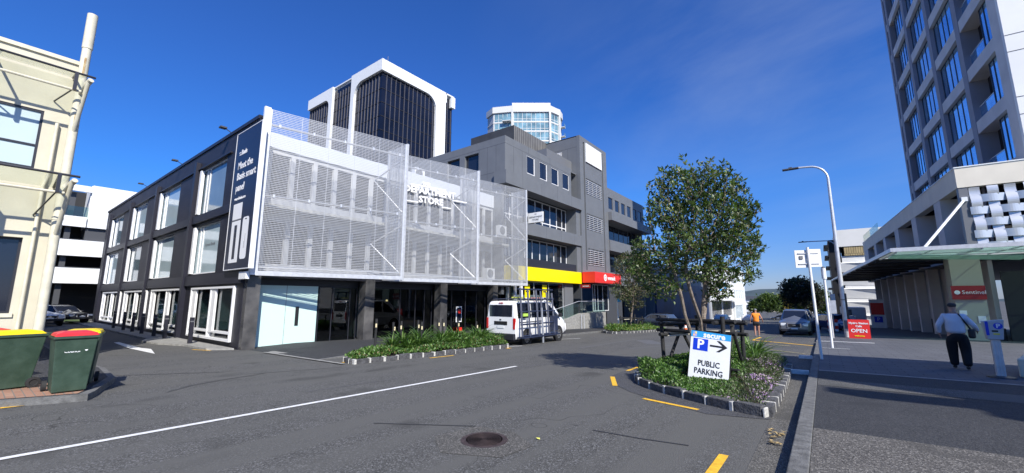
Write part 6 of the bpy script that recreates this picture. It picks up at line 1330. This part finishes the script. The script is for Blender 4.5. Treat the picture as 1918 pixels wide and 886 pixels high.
def suv(label, loc, rz, paint, name='parked_car', L_=4.95, hw=.94, h=1.80, group=None, plate=True):
    k = L_/4.95; k2 = h/1.80
    t = vehicle(name, label, 'car', loc, rz, [(-2.47*k, .45, hw*.88, .95*k2, 1.05*k2, hw*.8), (-2.40*k, .36, hw*.95, 1.02*k2, 1.30*k2, hw*.76), (-2.1*k, .3, hw, 1.06*k2, 1.72*k2, hw*.73), (-1.0*k, .3, hw, 1.07*k2, h, hw*.74), (.0, .3, hw, 1.06*k2, h*.995, hw*.74), (.45*k, .3, hw, 1.05*k2, 1.72*k2, hw*.73), (1.15*k, .3, hw, 1.03*k2, 1.12*k2, hw*.80), (1.9*k, .32, hw*.985, .96*k2, 1.05*k2, hw*.78), (2.3*k, .36, hw*.92, .86*k2, .97*k2, hw*.70), (2.47*k, .42, hw*.8, .66*k2, .76*k2, hw*.6)],
        (-1.45*k, 1.42*k), .37*k2, [(-2.0*k, -1.05*k, .1, .86), (-1.0*k, -.05, .1, .88), (.0, .95*k, .1, (.88, .35))], paint, [('windscreen', 1.10*k, 1.14*k2, hw*.76, .5*k, 1.70*k2, hw*.68)], group=group)
    part(t, 'grille', M_BLACK, (-.34, 2.40*k, .66*k2), (.34, 2.50*k, .86*k2), bev=.02); part(t, 'grille_trim', M_CHROME, (-.42, 2.40*k, .62*k2), (-.35, 2.505*k, .9*k2)); part(t, 'grille_trim', M_CHROME, (.35, 2.40*k, .62*k2), (.42, 2.505*k, .9*k2)); part(t, 'badge', M_CHROME, (-.08, 2.5*k, .73*k2), (.08, 2.515*k, .8*k2))
    lm_ = mat('headlamp', (.75, .78, .8), .1, spec=.8)
    for s in (-1, 1): part(t, 'headlight', lm_, (s*.48, 2.28*k, .72*k2), (s*.80, 2.44*k, .90*k2), bev=.02); part(t, 'mirror', paint, (s*(hw+.0), .72*k, 1.05*k2), (s*(hw+.2), .86*k, 1.22*k2), bev=.03)
    part(t, 'front_bumper', M_STEELD, (-hw*.82, 2.38*k, .34), (hw*.82, 2.5*k, .52), bev=.03); part(t, 'number_plate', M_WHITE, (-.2, 2.505*k, .50), (.2, 2.515*k, .60)) if plate else None
    for s in (-1, 1): part(t, 'roof_rail', M_BLKP, (s*hw*.66, -1.9*k, h+.0), (s*hw*.70, -.1, h+.06))
    return t
M_SILV = mat('gunmetal_paint', (.20, .215, .24), .28, metal=.5, coat=.7); M_CBLK = mat('black_paint', (.015, .016, .02), .2, coat=.8); M_CWHT = mat('car_white', (.78, .78, .78), .2, coat=.6); M_CBLU = mat('blue_paint', (.03, .06, .16), .2, coat=.8)
p_ = gp(1490, 628); suv('gunmetal four wheel drive parked facing the camera on the right', (-1.75, 37.6, g(-1.75, 37.6)), math.pi, M_SILV, h=1.82)
suv('dark car parked behind the gunmetal four wheel drive', (-1.7, 44.0, g(-1.7, 44)), math.pi, M_CBLK, h=1.9)
suv('small blue car behind the leaning white sign post', (1.1-.3, 47.5, g(1, 47)), math.pi+.5, M_CBLU, h=1.5, L_=4.2)
side_lab = ['white car parked nose out by the white car park', 'black car parked in front of the white car park', 'silver van parked behind the white car on the left']
for i, (x, y, rz, m, h) in enumerate(((-46.5, 3.0, R(-75), M_CWHT, 1.5), (-50.0, 4.5, R(-60), M_CBLK, 1.45), (-54.5, 2.6, R(-60), M_SILV, 1.95))): suv(side_lab[i], (x, y, g(x, y)+.02), rz, m, h=h, L_=4.4)
suv('dark saloon car parked in shade behind the timber frame', (-15.4, 47.5, g(-15.4, 47)), R(75), mat('navy_paint', (.05, .07, .11), .2, coat=.8), h=1.45, L_=4.5)
for i, (x, y, m, rz) in enumerate(((-14, 78, M_CWHT, 0), (-15.5, 88, M_CBLK, 0), (-13, 100, M_CWHT, 0), (-30, 148, M_CBLK, 1.5), (-24, 150, M_CBLK, 1.5), (-18, 149, M_CWHT, 1.5), (-11, 150, M_CBLK, 1.6), (-5, 148, M_CWHT, 1.5), (4.0, 96, M_CBLK, 0), (2.5, 70, M_CWHT, 0))):
    suv(['white car on the left past the showroom', 'black car on the left in front of the white shop', 'white car far down the left kerb', 'black car in front of the low shop at the street end', 'second dark car at the street end', 'white car parked at the street end', 'dark car under the green tree at the street end', 'white car under the yellow tree at the street end', 'dark car beyond the hotel canopy', 'white car partly hidden by the lamp pole'][i], (x, y, g(x, y)+.02), rz, m, h=1.5, L_=4.4)
t = thing('traffic_cone', 'orange cone beside the parked dark saloon', 'traffic cone', G(-9.5, 37)); mb = MB(); mb.lathe([(.2, 0), (.2, .04), (.15, .05), (.03, .7)], 14); mb.build('cone', mat('orange_plastic', (.8, .15, .02), .5), t, local=True)
mb = MB(); mb.lathe([(.118, .25), (.078, .45)], 14); mb.build('white_band', M_WHITE, t, local=True)

# ------------------------------------------------ people
def skin(name, verts, edges, radii, m, parent, sub=2, root=0, flat=0):
    me = bpy.data.meshes.new(name); me.from_pydata(verts, edges, []); o = bpy.data.objects.new(name, me); COL.objects.link(o)
    md = o.modifiers.new('s', 'SKIN'); md.use_smooth_shade = True; 
    for i, v in enumerate(me.skin_vertices[0].data): rr = radii[i]; v.radius = rr if isinstance(rr, tuple) else (rr, rr); v.use_root = (i == root)
    su = o.modifiers.new('u', 'SUBSURF'); su.levels = su.render_levels = sub
    bpy.context.view_layer.update(); m2 = bpy.data.meshes.new_from_object(o.evaluated_get(bpy.context.evaluated_depsgraph_get())); bpy.data.objects.remove(o)
    if flat:
        for v_ in m2.vertices:
            if .80 < v_.co.z < 1.50: v_.co.y *= flat if abs(v_.co.x) < .24 else 1
    m2.materials.clear(); m2.materials.append(m); m2.polygons.foreach_set('use_smooth', [True]*len(m2.polygons)); q = bpy.data.objects.new(name, m2); COL.objects.link(q)
    if parent: q.parent = parent
    return q
def chain(*rows):
    V_, E_, R_ = [], [], []
    for ch in rows:
        prev = None
        for it in ch:
            if isinstance(it, int): prev = it; continue
            p, r = it; V_.append(p); R_.append(r); k = len(V_)-1
            if prev is not None: E_.append((prev, k))
            prev = k
    return V_, E_, R_
M_SKIN = mat('skin', (.48, .27, .19), .55); M_SKIN2 = mat('tanned_skin', (.42, .22, .15), .55)
def person(label, loc, rz, skinm, spec):
    pel = (0, 0, .94); V_, E_, R_ = chain(
        [(pel, .12), ((0, .01, 1.08), .11), ((0, .015, 1.25), .12), ((0, .0, 1.38), .09), ((0, .01, 1.49), .055), ((0, .02, 1.57), .06), ((0, .03, 1.655), (.078, .092)), ((0, .03, 1.72), (.06, .072))],
        [0, ((-.10, .0, .86), .095), (spec['lk'], .058), (spec['la'], .038), (spec['lt'], .035)], [0, ((.10, .0, .86), .095), (spec['rk'], .058), (spec['ra'], .038), (spec['rtoe'], .035)],
        [3, ((-.19, 0, 1.41), .06), (spec['le'], .04), (spec['lw'], .026), (spec['lh'], .03)], [3, ((.19, 0, 1.41), .06), (spec['re'], .04), (spec['rw'], .026), (spec['rh'], .03)])
    b = skin('person', V_, E_, R_, skinm, None, flat=.7); b.location = loc; b.rotation_euler.z = rz; tag(b, label, 'person')
    for side, w, h in ((-1, spec['lw'], spec['lh']), (1, spec['rw'], spec['rh'])):     # five fingers at each hand
        w = Vector(w); h = Vector(h); d = (h-w).normalized(); s = d.cross(Vector((0, 1, 0))).normalized() if abs(d.y) < .9 else Vector((1, 0, 0)); s = Vector((0, 1, 0)) if s.length < .1 else s; f = d.cross(s)
        rows = []
        for k in range(4): o_ = h+f*(.018*(k-1.5)); l = (.07, .08, .075, .06)[k]; rows.append([(o_, .009), (o_+d*l*.5, .0085), (o_+d*l-s*.012*side, .007)])
        tb_ = w+d*.03+f*.03; rows.append([(tb_, .011), (tb_+f*.025+d*.03, .0095), (tb_+f*.03+d*.06, .008)])
        for r_ in rows: v, e, q = chain(r_); skin('finger', [tuple(x) for x in v], e, q, skinm, b, sub=1)
    return b
man = dict(lk=(-.11, .07, .50), la=(-.11, .10, .10), lt=(-.12, .24, .04), rk=(.12, .05, .48), ra=(.12, -.12, .12), rtoe=(.12, .02, .04), le=(-.30, -.04, 1.14), lw=(-.30, .08, .93), lh=(-.295, .12, .86), re=(.32, .04, 1.15), rw=(.36, .26, 1.02), rh=(.36, .33, .99))
mp_ = gp(1802, 692, RFP)
def clothes(b, spec, shirt, legs, shoes, hair, long_sleeve=True, shorts=False, grow=1.13):
    V_, E_, R_ = chain([((0, 0, .90), .20), ((0, .01, 1.08), .195), ((0, .0, 1.24), .195), ((0, .0, 1.36), .165), ((0, .0, 1.43), .10), ((0, .01, 1.49), .068)],
        [3, ((-.17, 0, 1.385), .088), (spec['le'], .062), ((spec['lw'], .048) if long_sleeve else (tuple(Vector(spec['le'])*.9+Vector(spec['lw'])*.1), .055))], [3, ((.17, 0, 1.385), .088), (spec['re'], .062), ((spec['rw'], .048) if long_sleeve else (tuple(Vector(spec['re'])*.9+Vector(spec['rw'])*.1), .055))])
    if not long_sleeve:
        V_, E_, R_ = chain([((0, 0, .88), .18), ((0, .01, 1.08), .175), ((0, .0, 1.24), .18), ((0, .0, 1.36), .155), ((0, .01, 1.45), .08)], [3, ((-.17, 0, 1.40), .085), ((-.23, -.01, 1.30), .07)], [3, ((.17, 0, 1.40), .085), ((.23, .0, 1.30), .07)])
    skin('shirt' if long_sleeve else 'vest', V_, E_, R_, shirt, b, flat=.72)
    k = .55 if shorts else 1
    lkn = Vector((-.10, 0, .86)).lerp(Vector(spec['lk']), k); rkn = Vector((.10, 0, .86)).lerp(Vector(spec['rk']), k)
    rows = [[((0, 0, .98), .15), ((0, 0, .90), .17), ((-.10, .0, .80), .135), (tuple(lkn), .108 if not shorts else .1)]+([] if shorts else [(tuple(Vector(spec['la'])+Vector((0, 0, -.03))), .085)]), [1, ((.10, .0, .80), .135), (tuple(rkn), .108 if not shorts else .1)]+([] if shorts else [(tuple(Vector(spec['ra'])+Vector((0, 0, -.03))), .085)])]
    V_, E_, R_ = chain(*rows); skin('shorts' if shorts else 'trousers', V_, E_, R_, legs, b)
    for s, a, t_ in (('l', spec['la'], spec['lt']), ('r', spec['ra'], spec['rtoe'])):
        a = Vector(a); t_ = Vector(t_); V_, E_, R_ = chain([(tuple(a+Vector((0, -.05, -.04))), .045), (tuple((a+t_)/2+Vector((0, 0, -.02))), .048), (tuple(t_+Vector((0, .02, .005))), .04)]); skin('shoe', V_, E_, R_, shoes, b, sub=1)
    V_, E_, R_ = chain([((0, .0, 1.62), (.07, .07)), ((0, .005, 1.68), (.098, .10)), ((0, .02, 1.745), (.08, .09))]); hb_ = skin('hair', V_, E_, R_, hair, b)
    for v_ in hb_.data.vertices: r_ = .006*math.sin(v_.co.x*160)*math.sin(v_.co.z*130); v_.co.x *= 1+r_*3; v_.co.y *= 1+r_*3
pm = person('person in white long sleeved shirt and black trousers with a shoulder bag, walking away', (mp_.x, mp_.y, mp_.z), R(-12), M_SKIN, man)
pm.scale = (1.06, 1.06, 1.0)
clothes(pm, man, mat('white_shirt', (.68, .70, .76), .8, bump=.4, bscale=14), mat('black_trousers', (.008, .008, .010), .85, bump=.4, bscale=14), mat('black_shoe', (.01, .01, .01), .4), mat('dark_grey_hair', (.05, .045, .045), .8))
mb = MB(); mb.box((.20, -.02, .82), (.33, .38, 1.06)); mb.build('shoulder_bag', M_BLKP, pm, local=True, bevel=.04); mb = MB(); mb.tube([(.25, .1, 1.05), (.16, -.12, 1.3), (.1, -.1, 1.44), (.08, .04, 1.47), (.15, .14, 1.3), (.25, .15, 1.06)], .018, 6); mb.build('bag_strap', M_BLKP, pm, local=True)
jog = dict(lk=(-.10, .03, .50), la=(-.10, -.04, .10), lt=(-.10, .10, .04), rk=(.10, .02, .50), ra=(.10, .05, .10), rtoe=(.10, .2, .04), le=(-.30, -.02, 1.14), lw=(-.32, .06, .93), lh=(-.32, .08, .86), re=(.31, -.02, 1.15), rw=(.36, .14, .98), rh=(.37, .2, .93))
jp = gp(1419, 631); pj = person('person in an orange vest and black shorts walking away down the road', (jp.x, jp.y, jp.z), R(10), M_SKIN2, jog); sj = 53/F*D_of(jp)/1.78; pj.scale = (sj, sj, sj)
clothes(pj, jog, mat('orange_vest', (.95, .27, .02), .7), mat('black_shorts', (.012, .012, .015), .8), mat('grey_shoe', (.18, .18, .2), .6), mat('grey_cap', (.22, .23, .24), .8), long_sleeve=False, shorts=True)
# litter: fallen leaves in the gutter and on the road
ll = MB()
for (x, y) in [(gp(1455, 815).x+random.uniform(-.1, .1), gp(1455, 815).y+random.uniform(-.12, .12)) for _ in range(14)]+[(gp(1460, 832).x+random.uniform(-.1, .05), gp(1460, 832).y+random.uniform(-.2, .2)) for _ in range(10)]:
    z = g(x, y)+.012+random.uniform(0, .03); a = random.uniform(0, 6); s = .035; ll.add([(x+s*math.cos(a+k*1.57), y+s*math.sin(a+k*1.57)*.7, z+(.015 if k % 2 else 0)) for k in range(4)], [(0, 1, 2, 3)])
tag(ll.build('fallen_leaves', mat('dry_leaf', (.35, .26, .12), .8, var=.3, vscale=8), base=G(-.6, 6.5)), 'dry fallen leaves gathered in the gutter near the kerb', 'leaves', kind='stuff')
q = gp(1008, 824); mb = MB(); a = [(q.x+.03*math.cos(k), q.y+.022*math.sin(k), q.z+.012+.01*(k % 2)) for k in (0, 1.2, 2.4, 3.6, 4.8)]; mb.add(a, [(0, 1, 2, 3, 4)]); tag(mb.build('fallen_leaf', mat('yellow_green_leaf', (.6, .6, .12), .6), base=q), 'single yellow green leaf on the road right of the manhole', 'leaf')
